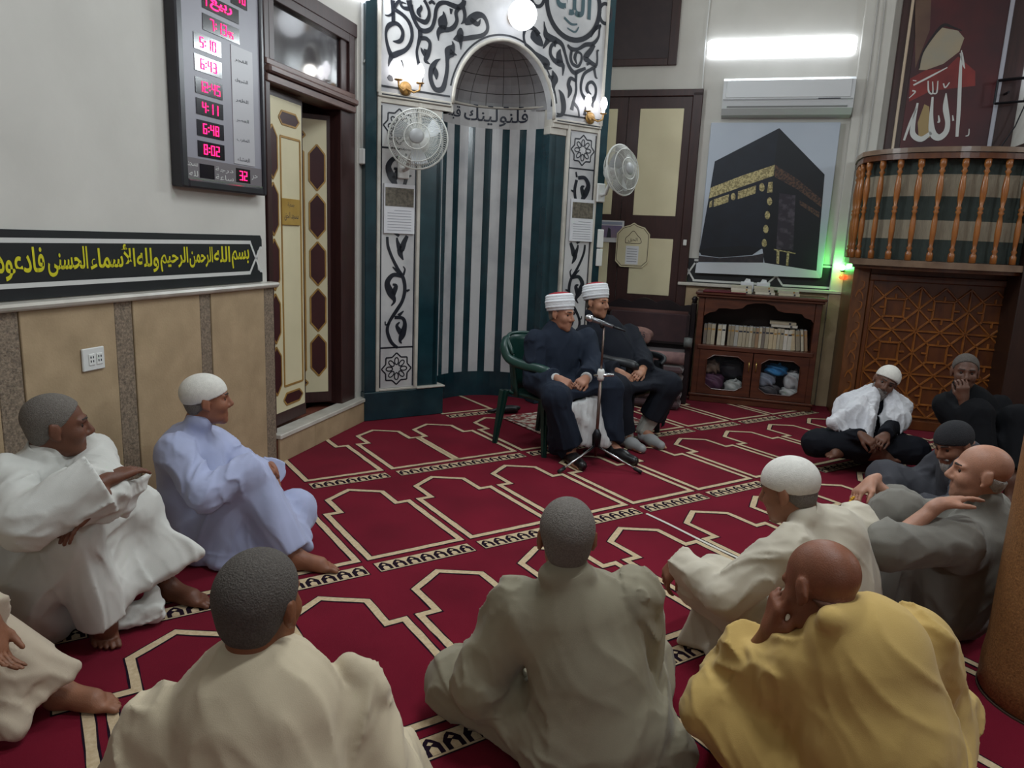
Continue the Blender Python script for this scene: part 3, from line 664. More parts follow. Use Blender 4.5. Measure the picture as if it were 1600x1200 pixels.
# tube light
def tube_light(name, label, M, w, watts, group=None):
    t = thing(name, label, 'lamp', M, group=group)
    MB().bbox(-w / 2, w / 2, -.03, 0, -.055, .055, .008).build('housing', WPLAST, t)
    vs = []; prof = [(math.sin(a) * .09, math.cos(a) * .085) for a in np.linspace(0, math.pi, 11)]
    b = MB(); n = 11
    for k, xx in enumerate((-w / 2, -w / 2 + .03, w / 2 - .03, w / 2)):
        s_ = .8 if k in (0, 3) else 1
        for (d, z) in prof: vs.append((xx, -.02 - d * s_, z * s_))
    fs = [(k * n + j, k * n + j + 1, (k + 1) * n + j + 1, (k + 1) * n + j) for k in range(3) for j in range(n - 1)] + [tuple(range(n))[::-1], tuple(range(3 * n, 4 * n))]
    b.add(vs, fs); b.build('diffuser', LAMPW, t, True)
    ld = bpy.data.lights.new('tube_glow', 'AREA'); ld.shape = 'RECTANGLE'; ld.size = w * .95; ld.size_y = .17; ld.energy = watts; ld.color = (.87, .96, 1.0)
    lo = bpy.data.objects.new('tube_glow', ld); COL.objects.link(lo); lo.parent = t
    lo.location = (0, -.125, 0); lo.rotation_euler = (math.radians(-90), 0, 0)
    return t
tube_light('tube_light', 'long glowing fluorescent batten on the back wall above the air conditioner', FB @ Matrix.Translation((.50, 0, 3.575)), 1.40, 26)
tube_light('tube_light', 'glowing fluorescent batten above the dark transom of the double door', FL @ Matrix.Translation((.78, .04, 3.42)), 1.20, 22)
# air conditioner
ac = thing('air_conditioner', 'white split air conditioner under the fluorescent batten on the back wall', 'air conditioner', FB)
b = MB(); prof = [(0, 3.26), (-.17, 3.255), (-.195, 3.23), (-.2, 3.06), (-.185, 2.97), (-.13, 2.915), (0, 2.90)]
n = len(prof); vs = [(x_, p[0], p[1]) for x_ in (0.0, 1.22) for p in prof]
fs = [(j, j + 1, n + j + 1, n + j) for j in range(n - 1)] + [tuple(range(n))[::-1], tuple(range(n, 2 * n))]
b.add(vs, fs); b.build('body', mat('ac_white', (200, 202, 204), rough=.35), ac)
MB().box(.01, 1.21, -.203, -.195, 3.045, 3.055).build('panel_gap', GPLAST, ac)
MB().bbox(.03, 1.19, -.205, -.19, 3.065, 3.235, .006).build('front_panel', mat('ac_panel', (206, 208, 210), rough=.3), ac)
for k in range(3):
    MB().add([(.05, -.196 + k * .018, 2.99 - k * .02), (1.17, -.196 + k * .018, 2.99 - k * .02), (1.17, -.186 + k * .022, 2.975 - k * .02), (.05, -.186 + k * .022, 2.975 - k * .02)], [(0, 1, 2, 3)]).build('louvre', GPLAST, ac)
MB().box(.9, 1.1, -.2065, -.2, 3.05, 3.058).build('badge', INK, ac)

# leaning picture of the cube shaped shrine: flat print polygons on a board
def warpq(px, py):
    """poster print coordinates (0..1 right, 0..1 down) -> board x, z"""
    return (-.095 + px * 1.24, 2.855 - py * 1.515)
po = thing('picture_board', 'large unframed picture board of the black cube shrine leaning on the back wall', 'picture', FB @ Matrix.Translation((0, -.035, 0)))
MB().bbox(-.095, 1.145, -.02, 0, 1.335, 2.855, .004).build('board', mat('poster_sky', (176, 186, 200), (186, 194, 206), rough=.5, scale=1.2), po)
def qp(cx_, cy_):   # zoom pixels of the photographed print -> board coordinates (perspective of the flat print removed)
    X, Y_ = 1040 + cx_ / 4.1375, 170 + cy_ / 4.1379
    v = ray(X, Y_); o = np.array([0, 0, CAM_H]); a = -.29
    nrm = np.array([-math.sin(a), math.cos(a), 0]); p0 = np.array([2.044, 7.952, 0]) - .055 * nrm
    t = ((p0 - o) @ nrm) / (v @ nrm); q = o + t * v - np.array([2.044, 7.952, 0])
    return (float(q @ np.array([math.cos(a), math.sin(a), 0])), float(q[2]))
PBLK = mat('print_black', (16, 22, 34), (22, 30, 44), rough=.45); PBLK2 = mat('print_black_dark', (12, 17, 25), (15, 21, 30), rough=.45)
PGOLD = mat('print_gold', (196, 182, 132), (140, 128, 88), rough=.5, scale=60, detail=2, sharp=(.45, .55)); PBRN = mat('print_brown', (92, 66, 52), (52, 40, 40), rough=.5, scale=50, detail=2, sharp=(.45, .55))
PWHT = mat('print_white', (196, 200, 206), rough=.5); PDIM = mat('print_dim', (60, 52, 56), (34, 36, 44), rough=.5, scale=26)
def pp(name, L, m, y): 
    MB().prism([qp(*p) for p in L][::-1], y, y + .001).build(name, m, po)
pp('cube_left_face', [(318, 340), (735, 125), (630, 905), (215, 930), (225, 880), (275, 600)], PBLK, -.0215)
pp('cube_right_face', [(735, 125), (1028, 425), (975, 1050), (640, 1000), (625, 900)], PBLK2, -.0216)
pp('left_tip_fill', [(636, 905), (640, 1000), (735, 125)], PBLK2, -.0217)
pp('plinth_cloth', [(215, 915), (300, 895), (500, 885), (625, 900), (560, 945), (350, 962), (230, 945)], PBLK2, -.0222)
pp('crowd_strip', [(215, 950), (350, 965), (560, 950), (635, 935), (632, 995), (212, 990)], PDIM, -.0219)
pp('paving', [(200, 995), (635, 995), (975, 1048), (1000, 1095), (190, 1060)], PWHT, -.0220)
pp('gold_belt', [(292, 510), (500, 430), (705, 362), (700, 432), (490, 505), (280, 580)], PGOLD, -.0224)
pp('gold_belt', [(708, 362), (860, 460), (1008, 585), (1005, 635), (850, 520), (706, 440)], PBRN, -.0224)
pp('gold_belt', [(865, 590), (995, 670), (992, 705), (868, 620)], PBRN, -.0224)
for L in ([(312, 585), (410, 553), (405, 603), (310, 635)], [(468, 535), (585, 495), (580, 548), (466, 585)], [(285, 600), (303, 590), (300, 632), (282, 640)], [(665, 475), (692, 472), (690, 540), (655, 542)]):
    pp('gold_panel', L, PGOLD, -.0224)
for cx_, cy_, r in ((437, 570, 22), (622, 510, 26), (672, 600, 24), (658, 690, 25), (648, 780, 25), (638, 870, 24)):
    pp('gold_drop', [(cx_ + r * .7 * math.sin(t), cy_ - r * math.cos(t) * (1.2 if math.cos(t) > 0 else 1)) for t in np.linspace(0, 2 * math.pi, 11)[:-1]], PGOLD, -.0224)
pp('door_curtain', [(735, 545), (840, 560), (825, 915), (715, 905)], mat('print_curtain', (46, 40, 52), (78, 72, 82), rough=.5, scale=14, sharp=(.5, .65)), -.0223)
for L in ([(718, 915), (735, 915), (733, 1003), (716, 1000)], [(785, 920), (800, 922), (793, 1015), (778, 1012)], [(700, 905), (840, 932), (838, 940), (700, 913)]):
    pp('gold_door_line', L, PGOLD, -.0225)

# notices beside the door
n1 = thing('notice_sheet', 'small landscape colour notice pinned on the cream door edge', 'notice', FB @ Matrix.Translation((-1.255, -.04, 1.60)))
MB().box(0, .335, -.004, 0, 0, .235).build('sheet', PAPER, n1)
MB().box(.02, .315, -.006, -.004, .05, .18).build('print', mat('notice_print', (120, 110, 150), (150, 130, 140), rough=.6, scale=9), n1)
MB().box(.02, .315, -.006, -.004, .19, .22).build('print', mat('notice_header', (150, 160, 180), rough=.6), n1)
MB().prism([(.15, .05), (.2, .05), (.19, .14), (.165, .16)], -.0075, -.006).build('print', INK, n1)
n2 = thing('notice_plaque', 'cream shaped plaque with a dome outline and white paper on the door', 'plaque', FB @ Matrix.Translation((-.99, -.04, 1.34)))
ol = [(.06, 0), (.30, 0), (.36, .06), (.36, .36), (.30, .43), (.22, .455), (.18, .48), (.14, .455), (.06, .43), (0, .36), (0, .06)]
MB().prism(ol, -.015, 0).build('board', CREAM, n2)
for k in range(len(ol)):
    a_, c_ = ol[k], ol[(k + 1) % len(ol)]; f = lambda p: (.18 + (p[0] - .18) * .93, .24 + (p[1] - .24) * .93, .006)
    MB().ribbon([f(a_), f(c_)], -.0155).build('edge_line', BROWN, n2)
MB().ribbon([(.10, .26, .006), (.10, .31, .006), (.13, .34, .006), (.18, .39, .006), (.23, .34, .006), (.26, .31, .006), (.26, .26, .006), (.10, .26, .006)], -.0155).build('dome_outline', BROWN, n2)
text_on('plaque_text', shape('الحق'), BROWN, n2, .13, .23, .27, .32, -.0156)
MB().box(.11, .25, -.018, -.015, .03, .23).build('paper_slip', PAPER, n2)
for k in range(6): MB().box(.125, .235, -.0187, -.018, .06 + k * .027, .064 + k * .027).build('text_line', INK, n2)
sw = thing('wall_switch', 'narrow white switch pair beside the right green pilaster', 'switch', FM @ Matrix.Translation((2.455, -.022, 1.36)))
MB().bbox(-.02, .05, -.02, 0, 0, .17, .004).build('plate', WPLAST, sw); MB().bbox(-.02, .05, -.02, 0, .18, .36, .004).build('plate', WPLAST, sw)

# printed sheets on the marble panels
SEPIA = mat('sepia_print', (120, 112, 98), (74, 68, 58), rough=.6, scale=40, detail=3)
for x0, lab in ((.16, 'printed sheet with an aerial picture on the left marble panel'), (2.09, 'printed sheet with an aerial picture on the right marble panel')):
    s_ = thing('printed_sheet', lab, 'notice', FM @ Matrix.Translation((x0, -.03, 1.595)), group='sheets on the marble panels')
    MB().box(0, .275, -.003, .012, 0, .40).build('sheet', PAPER, s_)
    MB().box(.01, .265, -.0045, -.003, .22, .37).build('picture_print', SEPIA, s_)
    for k in range(8): MB().box(.03 if k else .09, .245, -.0042, -.003, .185 - k * .023, .189 - k * .023).build('text_line', mat('faint_ink', (140, 142, 150), rough=.7), s_)

# ------------------------------------------------------------------ wall fans
FANW = mat('fan_wire', (196, 196, 190), rough=.4); FANB = mat('fan_blade', (176, 180, 184), rough=.35)
def fan(M, label):
    t = thing('wall_fan', label, 'fan', M, group='wall fans on the mihrab pilasters')
    R_ = .235
    # head frame: axis along -y, hub at origin
    for yy, r in ((-.02, R_), (-.075, R_ * .8), (.05, R_ * .8), (-.10, R_ * .42)):
        MB().tube([(r * math.cos(a), yy, r * math.sin(a)) for a in np.linspace(0, 2 * math.pi, 33)], .004 if yy != -.02 else .008, 6, cap=False).build('guard_ring', FANW, t)
    b = MB()
    for k in range(84):
        a = 2 * math.pi * k / 84; c, s_ = math.cos(a), math.sin(a)
        b.tube([(.055 * c, -.108, .055 * s_), (R_ * .42 * c, -.10, R_ * .42 * s_), (R_ * .8 * c, -.075, R_ * .8 * s_), (R_ * c, -.02, R_ * s_)], .0019, 3, cap=False)
        b.tube([(.055 * c, .075, .055 * s_), (R_ * .8 * c, .05, R_ * .8 * s_), (R_ * c, -.02, R_ * s_)], .0019, 3, cap=False)
    o = b.build('guard_wires', FANW, t); o['kind'] = 'stuff'
    MB().lathe([(0, -.115), (.05, -.115), (.062, -.105), (.055, -.095), (0, -.095)], axis='y', n=24).build('badge', mat('fan_badge', (150, 150, 150), rough=.4), t, True)
    MB().lathe([(0, .17), (.05, .165), (.075, .14), (.08, .09), (.05, .05), (0, .05)], axis='y', n=24).build('motor_housing', WPLAST, t, True)
    MB().lathe([(0, -.06), (.035, -.055), (.04, -.02), (.04, .0), (0, .0)], axis='y', n=16).build('hub', FANB, t, True)
    for k in range(3):
        a = 2 * math.pi * k / 3 + .4; vs = []
        for i in range(5):
            r = .035 + (R_ * .84 - .035) * i / 4; wd = .5 + .35 * math.sin(math.pi * (i + .6) / 5.2)
            for j in range(4):
                an = a + (j / 3 - .5) * wd * (1 if i else .8) + .25 * i / 4
                vs.append((r * math.cos(an), -.045 + .04 * (j / 3) - .005, r * math.sin(an)))
        fs = [(i * 4 + j, i * 4 + j + 1, (i + 1) * 4 + j + 1, (i + 1) * 4 + j) for i in range(4) for j in range(3)]
        MB().add(vs, fs).build('blade', FANB, t, True)
    return t
def place_fan(x, z, label, turn):
    M = FM @ Matrix.Translation((x, -.30, z)) @ Matrix.Rotation(turn, 4, 'Z') @ Matrix.Rotation(math.radians(-8), 4, 'X')
    t = fan(M, label)
    Mi = M.inverted() @ FM
    pth = [Mi @ Vector((x, -.02, z - .22)), Mi @ Vector((x, -.10, z - .21)), Mi @ Vector((x, -.15, z - .12)), Vector((0, .12, -.03))]
    MB().tube([p[:] for p in pth], [.02, .02, .018, .03], 10).build('bracket', WPLAST, t, True)
    b = MB().bbox(-.05, .05, -.03, .0, -.09, .09, .008)
    o = b.build('wall_plate', WPLAST, t); o.matrix_local = Mi @ Matrix.Translation((x, -.012, z - .2))
place_fan(.33, 2.33, 'round wire guarded wall fan in front of the left marble panel', math.radians(-32))
place_fan(2.44, 2.27, 'round wire guarded wall fan at the right green pilaster', math.radians(12))

# ------------------------------------------------------------------ globe lamp and sconces
gl = thing('globe_lamp', 'bright round globe lamp mounted above the niche arch', 'lamp', FM @ Matrix.Translation((1.34, -.03, 3.46)))
MB().lathe([(.05, 0), (.06, -.02), (.045, -.05), (0, -.05)], axis='y', n=20).build('ceiling_rose', GOLD, gl, True)
MB().lathe([(0.001, -.27)] + [(.125 * math.sin(a), -.15 - .12 * math.cos(a)) for a in np.linspace(.2, math.pi - .3, 12)] + [(.04, -.04)], axis='y', n=24).build('glass_globe', mat('globe_glow', (255, 255, 255), emit=(240, 246, 255), estr=1.5), gl, True)
def sconce(M, label, watts, warm):
    t = thing('wall_sconce', label, 'lamp', M, group='sconces beside the arch')
    MB().lathe([(0, 0), (.05, -.005), (.055, -.02), (.03, -.035), (0, -.035)], axis='y', n=18).build('back_plate', GOLD, t, True)
    for s_ in (-1, 1):
        a = MB().tube([(0, -.03, 0), (s_ * .05, -.07, -.03), (s_ * .09, -.09, -.01), (s_ * .095, -.09, .035)], .008, 8).build('arm', GOLD, t, True)
        MB().lathe([(.012, 0), (.03, .006), (.034, .012), (.01, .014)], c=(s_ * .095, -.09, .035), n=14).build('candle_cup', GOLD, a, True)
        MB().lathe([(.011, .045), (.012, .075), (.026, .1), (.034, .13), (.028, .16), (.012, .19), (0.001, .195)], c=(s_ * .095, -.09, 0), n=16).build('bulb', mat('bulb_glow', (255, 255, 255), emit=(250, 248, 255), estr=3), a, True)
    ld = bpy.data.lights.new('bulb_light', 'POINT'); ld.energy = watts; ld.shadow_soft_size = .05; ld.color = warm
    lo = bpy.data.objects.new('bulb_light', ld); COL.objects.link(lo); lo.parent = t; lo.location = (0, -.20, .12)
sconce(FM @ Matrix.Translation((.33, -.03, 2.745)), 'twin bulb brass wall sconce blazing at the left of the arch', .7, (1, .96, .9))
sconce(FM @ Matrix.Translation((2.24, -.03, 2.745)), 'twin bulb brass wall sconce glowing at the right of the arch', .45, (.9, .92, 1))
ld = bpy.data.lights.new('globe_light', 'POINT'); ld.energy = .45; ld.shadow_soft_size = .12
lo = bpy.data.objects.new('globe_light', ld); COL.objects.link(lo); lo.parent = gl; lo.location = (0, -.42, 0)

# hall lighting: the battens of the rest of the hall (same kind, on the other walls and the ceiling, unseen); the one over the front rows is added to brighten the sitters
def RZ(a): return Matrix.Rotation(a, 4, 'Z')
tube_light('tube_light', 'fluorescent batten high on the right hand wall', Matrix.Translation((6.2, 3.2, 3.6)) @ RZ(-math.pi / 2), 1.4, HALL_W, group='battens of the hall')
tube_light('tube_light', 'fluorescent batten high on the rear wall', Matrix.Translation((1.6, -4.0, 3.6)) @ RZ(math.pi), 1.4, HALL_W * .7, group='battens of the hall')
for (x_, y_, w_) in CEIL_LAMPS:
    tube_light('tube_light', 'fluorescent batten on the ceiling %s' % ('over the middle of the hall' if w_ == 1.0 else 'added over the front rows to brighten the sitters'), Matrix.Translation((x_, y_, CEIL_Z)) @ RZ(.5) @ Matrix.Rotation(math.radians(90), 4, 'X'), 1.4, HALL_W * w_, group='battens of the hall')

cd_ = thing('wall_conduit', 'white conduit and switch box on the wall strip left of the niche', 'conduit', FL)
MB().tube([(1.33, .03, z) for z in np.linspace(2.25, 4.55, 8)], .014, 8).build('conduit', WPLAST, cd_, True)
MB().bbox(1.29, 1.39, -.01, .04, 2.13, 2.25, .006).build('switch_box', WPLAST, cd_)
MB().tube([(1.36, .0, 2.2), (1.42, -.02, 2.28), (1.46, -.03, 2.42), (1.49, -.04, 2.5)], .006, 6).build('flex', WPLAST, cd_, True)
MB().tube([(1.30, .0, 2.9), (1.37, -.02, 3.0), (1.42, -.02, 3.25), (1.43, -.02, 3.6)], .006, 6).build('flex', WPLAST, cd_, True)

# ------------------------------------------------------------------ LED prayer clock on the left wall
ck = thing('prayer_clock', 'tall framed prayer time clock with red digits on the left wall', 'clock', FL)
cz0, cz1, cx0, cx1 = 1.792, 3.10, -.875, -.105
FRM = mat('clock_frame', (44, 42, 48), (36, 34, 40), rough=.3)
b = MB(); b.bbox(cx0, cx0 + .05, -.035, .04, cz0, cz1, .008); b.bbox(cx1 - .035, cx1, -.035, .04, cz0, cz1, .008); b.bbox(cx0 + .05, cx1 - .035, -.035, .04, cz0, cz0 + .045, .008); b.bbox(cx0 + .05, cx1 - .035, -.035, .04, cz1 - .045, cz1, .008)
b.build('frame', FRM, ck)
MB().box(cx0 + .05, cx1 - .035, -.02, .04, cz0 + .045, cz1 - .045).build('silver_face', mat('clock_silver', (150, 148, 156), (140, 138, 148), rough=.34, scale=2, spec=.4), ck)
MB().box(cx0 + .055, cx1 - .04, -.023, -.02, 1.842, 1.95).build('lower_strip', mat('clock_strip', (112, 106, 110), rough=.3), ck)
MB().box(cx0 + .052, cx1 - .037, -.026, -.02, 1.836, 1.846).build('chrome_strip', STEEL, ck)
WINM = mat('clock_window', (26, 22, 30), rough=.15, coat=.4)
LED = mat('led_red', (230, 20, 70), emit=(255, 20, 86), estr=3.2)
SEG = {'0': 'abcdef', '1': 'bc', '2': 'abged', '3': 'abgcd', '4': 'fgbc', '5': 'afgcd', '6': 'afgedc', '7': 'abc', '8': 'abcdefg', '9': 'abcdfg'}
def digit(par, ch, x, z, w, h):
    t = w * .2; b = MB(); m = z + h / 2; y0, y1 = -.0265, -.024
    sg = {'a': (x, x + w, z + h - t, z + h), 'd': (x, x + w, z, z + t), 'g': (x, x + w, m - t / 2, m + t / 2), 'b': (x + w - t, x + w, m, z + h), 'c': (x + w - t, x + w, z, m), 'f': (x, x + t, m, z + h), 'e': (x, x + t, z, m)}
    for s_ in SEG[ch]:
        q = sg[s_]; b.box(q[0] + .001, q[1] - .001, y0, y1, q[2] + .001, q[3] - .001)
    b.build('digit', LED, par)
def window(txt, x0, x1, z0, z1, h, small=None):
    wn = MB().box(x0, x1, -.0235, -.02, z0, z1).build('display_window', WINM, ck)
    dw = h * .55; gap = h * .22; tot = sum(gap + (h * .12 if c == ':' else dw) for c in txt) - gap
    x = (x0 + x1) / 2 - tot / 2 - (.03 if small else 0); z = (z0 + z1) / 2 - h / 2
    for c in txt:
        if c == ':':
            MB().box(x, x + h * .12, -.0265, -.024, z + h * .25, z + h * .37).box(x, x + h * .12, -.0265, -.024, z + h * .62, z + h * .74).build('colon', LED, wn); x += h * .12 + gap
        else:
            digit(wn, c, x, z, dw, h); x += dw + gap
    if small:
        for c in small:
            digit(wn, c, x, z, dw * .6, h * .6); x += dw * .6 + gap * .6
for t, z in (('8:02', 1.963), ('6:48', 2.072), ('4:11', 2.183), ('12:45', 2.29), ('6:43', 2.405), ('5:10', 2.514)):
    window(t, -.73, -.503, z, z + .083, .055)
window('7:13', -.651, -.332, 2.625, 2.708, .058, '45')
window('32', -.403, -.263, 1.853, 1.934, .055)
wn = MB().box(-.65, -.333, -.0235, -.02, 2.735, 2.81).build('display_window', WINM, ck)
text_on('date_lettering', shape('ربيع') + ' ', LED, wn, -.59, -.40, 2.745, 2.80, -.0265, bold=.02); digit(wn, '1', -.645, 2.75, .03, .05)
wn = MB().box(-.40, -.25, -.0235, -.02, 2.83, 2.93).build('display_window', WINM, ck); digit(wn, '1', -.35, 2.85, .03, .06); digit(wn, '0', -.30, 2.85, .03, .06)
MB().box(-.725, -.6, -.0245, -.02, 1.85, 1.925).build('sensor_window', WINM, ck)
MB().box(-.415, -.212, -.0235, -.02, 1.958, 2.61).build('label_strip', mat('clock_label', (176, 174, 178), rough=.35), ck)
for k, w in enumerate(('العشاء', 'المغرب', 'العصر', 'الظهر', 'الشروق', 'الفجر')):
    text_on('prayer_name', shape(w), INK, ck, -.385, -.265, 1.975 + k * .11, 2.0 + k * .11, -.0245)
for k, (a, c_, z) in enumerate(((-.59, -.43, 1.905), (-.59, -.43, 1.865), (-.82, -.74, 1.91), (-.81, -.74, 1.865), (-.25, -.19, 1.89))):
    text_on('strip_lettering', shape(('درجة', 'ساعة', 'مسجد', 'لله', 'حر')[k]), WHITEL, ck, a, c_, z - .012, z + .018, -.0245)
# ------------------------------------------------------------------ bookcase
WOOD = mat('red_brown_wood', (96, 52, 34), (70, 36, 26), rough=.35, scale=5, stretch=(1, 4, 4), detail=7, coat=.2)
WOODD = mat('bookcase_inside', (44, 26, 22), (34, 20, 18), rough=.6)
GLASS = mat('cabinet_glass', (60, 66, 70), rough=.03, trans=.0, alpha=.07, spec=.5)
bc = thing('bookcase', 'reddish brown wooden bookcase with open book shelf and glazed lower doors', 'bookcase', FB)
BX0, BX1, BY0, BY1 = -.035, 1.15, -.44, -.08
for x0 in (BX0, BX1 - .06): MB().bbox(x0, x0 + .06, BY0, BY1, .02, 1.09).build('side_panel', WOOD, bc)
MB().box(BX0 + .06, BX1 - .06, BY1 - .02, BY1, .05, 1.08).build('back_panel', WOODD, bc)
b = MB(); b.bbox(BX0 - .02, BX1 + .02, BY0 - .03, BY1, 1.09, 1.115, .006); b.bbox(BX0 - .035, BX1 + .035, BY0 - .045, BY1, 1.115, 1.145, .008); b.build('cornice', WOOD, bc)
b = MB(); b.bbox(BX0 - .01, BX1 + .01, BY0 - .015, BY1, .0, .06, .006); b.bbox(BX0 - .02, BX1 + .02, BY0 - .025, BY1, .06, .085, .006); b.build('plinth', WOOD, bc)
MB().bbox(BX0 + .03, BX1 - .03, BY0 - .012, BY1, .555, .60, .005).build('shelf', WOOD, bc)
sc = [(0.03, 1.09), (1.085, 1.09), (1.085, .90), (1.06, .93), (1.0, .945), (.97, .98), (.90, .985), (.80, .985), (.74, 1.0), (.70, 1.045), (.62, 1.065), (.52, 1.06), (.44, 1.04), (.40, 1.0), (.32, .985), (.24, .99), (.17, .985), (.14, .95), (.08, .935), (.03, .90)]
MB().prism(sc[::-1], BY0 + .0, BY0 + .025).build('scalloped_apron', WOOD, bc)
for x0, x1, s_ in ((BX0 + .06, .552, 1), (.562, BX1 - .06, -1)):
    dr = empty('cabinet_door'); dr.parent = bc
    g0, g1, z0, z1 = x0 + .075, x1 - .075, .145, .50; c = .07
    ocs = [(g0 + c, z0), (g1 - c, z0), (g1, z0 + c * .7), (g1, z1 - c * .7), (g1 - c, z1), (g0 + c, z1), (g0, z1 - c * .7), (g0, z0 + c * .7)]
    rec = [(x0, .09), (x1, .09), (x1, .09), (x1, .55), (x1, .55), (x0, .55), (x0, .55), (x0, .09)]
    vs = []; fs = []
    for k in range(8):
        vs += [(ocs[k][0], BY0 - .005, ocs[k][1]), (rec[k][0], BY0 - .005, rec[k][1]), (ocs[k][0], BY0 + .02, ocs[k][1])]
    for k in range(8):
        a_, d_ = 3 * k, 3 * ((k + 1) % 8)
        fs += [(a_, a_ + 1, d_ + 1, d_), (a_ + 2, a_, d_, d_ + 2)]
    MB().add(vs, fs).build('door_frame', WOOD, dr)
    MB().prism(ocs, BY0 + .012, BY0 + .015).build('glass_pane', GLASS, dr)
    MB().tube([(p[0], BY0 - .008, p[1]) for p in ocs + ocs[:1]], .006, 6).build('beading', WOOD, dr)
    hx = x1 - .03 if s_ > 0 else x0 + .03
    MB().tube([(hx, BY0 - .008, .36), (hx, BY0 - .03, .37), (hx, BY0 - .03, .45), (hx, BY0 - .008, .46)], .006, 8).build('handle', mat('brass', (190, 160, 96), rough=.3, metal=.9), dr, True)
# red cloth runner along the top
rc_ = tag(MB().bbox(.0, .42, BY0 - .05, BY1 - .02, 1.146, 1.156, .003).build('table_runner', mat('maroon_cloth', (92, 24, 34), rough=.9)), 'maroon cloth lying on the left end of the bookcase top', 'cloth'); rc_.matrix_world = FB
# books
rb = random.Random(11)
BC = [(196, 186, 164), (178, 166, 142), (206, 200, 186), (150, 138, 118), (188, 178, 158), (214, 208, 196), (160, 130, 100), (172, 168, 160), (128, 118, 108), (198, 180, 148)]
def book(M, w, h, d, col, label, group, lying=False):
    t = thing('book', label, 'book', M, group=group)
    cm = mat('book_cover_%d_%d_%d' % col, col, tuple(int(c * .93) for c in col), rough=.6, scale=30)
    b = MB(); b.box(0, .003, 0, d, 0, h); b.box(w - .003, w, 0, d, 0, h); b.bbox(0, w, -.004, .002, 0, h, .0015); b.build('cover', cm, t)
    MB().box(.003, w - .003, .004, d - .004, .004, h - .004).build('pages', PAPER, t)
    MB().box(.004, w - .004, -.0048, -.0035, h * .72, h * .8).build('spine_label', INK if rb.random() < .3 else GOLD, t)
ORD = ['first', 'second', 'third', 'fourth', 'fifth', 'sixth', 'seventh', 'eighth', 'ninth', 'tenth', 'eleventh', 'twelfth', 'thirteenth', 'fourteenth', 'fifteenth', 'sixteenth', 'seventeenth', 'eighteenth', 'nineteenth', 'twentieth',
       'twenty-first', 'twenty-second', 'twenty-third', 'twenty-fourth', 'twenty-fifth', 'twenty-sixth', 'twenty-seventh', 'twenty-eighth', 'twenty-ninth', 'thirtieth']
def cname(c):
    s_ = sum(c) / 3
    return 'white' if s_ > 200 else 'pale cream' if s_ > 180 else 'tan' if c[0] - c[2] > 35 else 'beige' if s_ > 155 else 'grey'
x = .04; k = 0
while x < 1.05 and k < 30:
    if abs(x - .155) < .015 or abs(x - .27) < .02: x += .022
    w = rb.uniform(.026, .042); col = rb.choice(BC); h = .215 - .012 * rb.random(); lean = math.radians(7) if x > .88 else 0
    M = FB @ Matrix.Translation((x, -.36 + rb.uniform(-.008, .008), .60)) @ Matrix.Rotation(-lean, 4, 'Y')
    book(M, w, h, .16, col, '%s book, %s from the left in the bookcase row%s' % (cname(col), ORD[k], ', leaning' if lean else ''), 'books in the bookcase row')
    x += w + (.002 if not lean else .007); k += 1
for k in range(2):
    book(FB @ Matrix.Translation((.70 - k * .015, -.35, .826 + k * .028)) @ Matrix.Rotation(math.radians(90), 4, 'Y') @ Matrix.Translation((-.026, 0, 0)), .026, .25, .17, [(206, 200, 186), (178, 166, 142)][k], ['lower', 'upper'][k] + ' of two books lying flat on the bookcase row', 'books lying on the row')
for p, (x0, n, wd) in enumerate(((.27, 3, .20), (.50, 3, .19), (.73, 2, .20))):
    for k in range(n):
        book(FB @ Matrix.Translation((x0 + rb.uniform(-.01, .01), -.40, 1.147 + k * .026)) @ Matrix.Rotation(math.radians(90), 4, 'Y') @ Matrix.Translation((-.0255, 0, 0)), .0252, wd, .16, rb.choice([(206, 198, 170), (190, 184, 164), (214, 208, 190)]),
             'flat book, %s of the %s pile on the bookcase top' % (['bottom', 'second', 'third'][k], ['left', 'middle', 'right'][p]), 'book piles on the bookcase top')
for k, x0 in enumerate((.36, .52)):
    t = thing('tissue_box', 'small pale box, %s of two behind the book piles' % ['left', 'right'][k], 'box', FB @ Matrix.Translation((x0, -.2, 1.146)), group='boxes behind the book piles')
    MB().bbox(0, .13, 0, .09, 0, .11, .004).build('carton', PAPER, t); MB().add([(.03, .045, .108), (.1, .045, .108), (.09, .05, .14), (.05, .04, .145)], [(0, 1, 2, 3)]).build('tissue', PAPER, t)
# bundles behind the glass
def blob(r, seed, n=20):
    rs = np.random.RandomState(seed); vs = []; fs = []
    fr_ = rs.uniform(2, 5, (6, 3)); ph = rs.uniform(0, 6, 6)
    for i in range(n + 1):
        for j in range(2 * n):
            a, p = math.pi * j / n, math.pi * i / n; d = V(math.sin(p) * math.cos(a), math.sin(p) * math.sin(a), math.cos(p))
            e = np.sign(d) * np.abs(d) ** .75
            q = 1 + sum(.045 * math.sin(fr_[k] @ d * 1.6 + ph[k]) for k in range(6))
            vs.append((e * q * V(*r)))
    for i in range(n):
        for j in range(2 * n): fs.append((i * 2 * n + j, i * 2 * n + (j + 1) % (2 * n), (i + 1) * 2 * n + (j + 1) % (2 * n), (i + 1) * 2 * n + j))
    return MB().add(vs, fs)
def bundle(name, label, x, z, r, col, seed, y=-.26, cat='bag'):
    t = thing(name, label, cat, FB @ Matrix.Translation((x, y, z)))
    blob(r, seed).build('bag', mat('bundle_%d' % seed, col, tuple(int(c * .8) for c in col), rough=.5, scale=14, bump=.3, bscale=22), t, True)
    MB().tube([(0, -.02, r[2] * .8), (.01, -.03, r[2] * 1.08), (.03, -.02, r[2] * 1.16)], [.014, .01, .02], 8).build('knot', mat('bundle_%d' % seed, col), t, True)
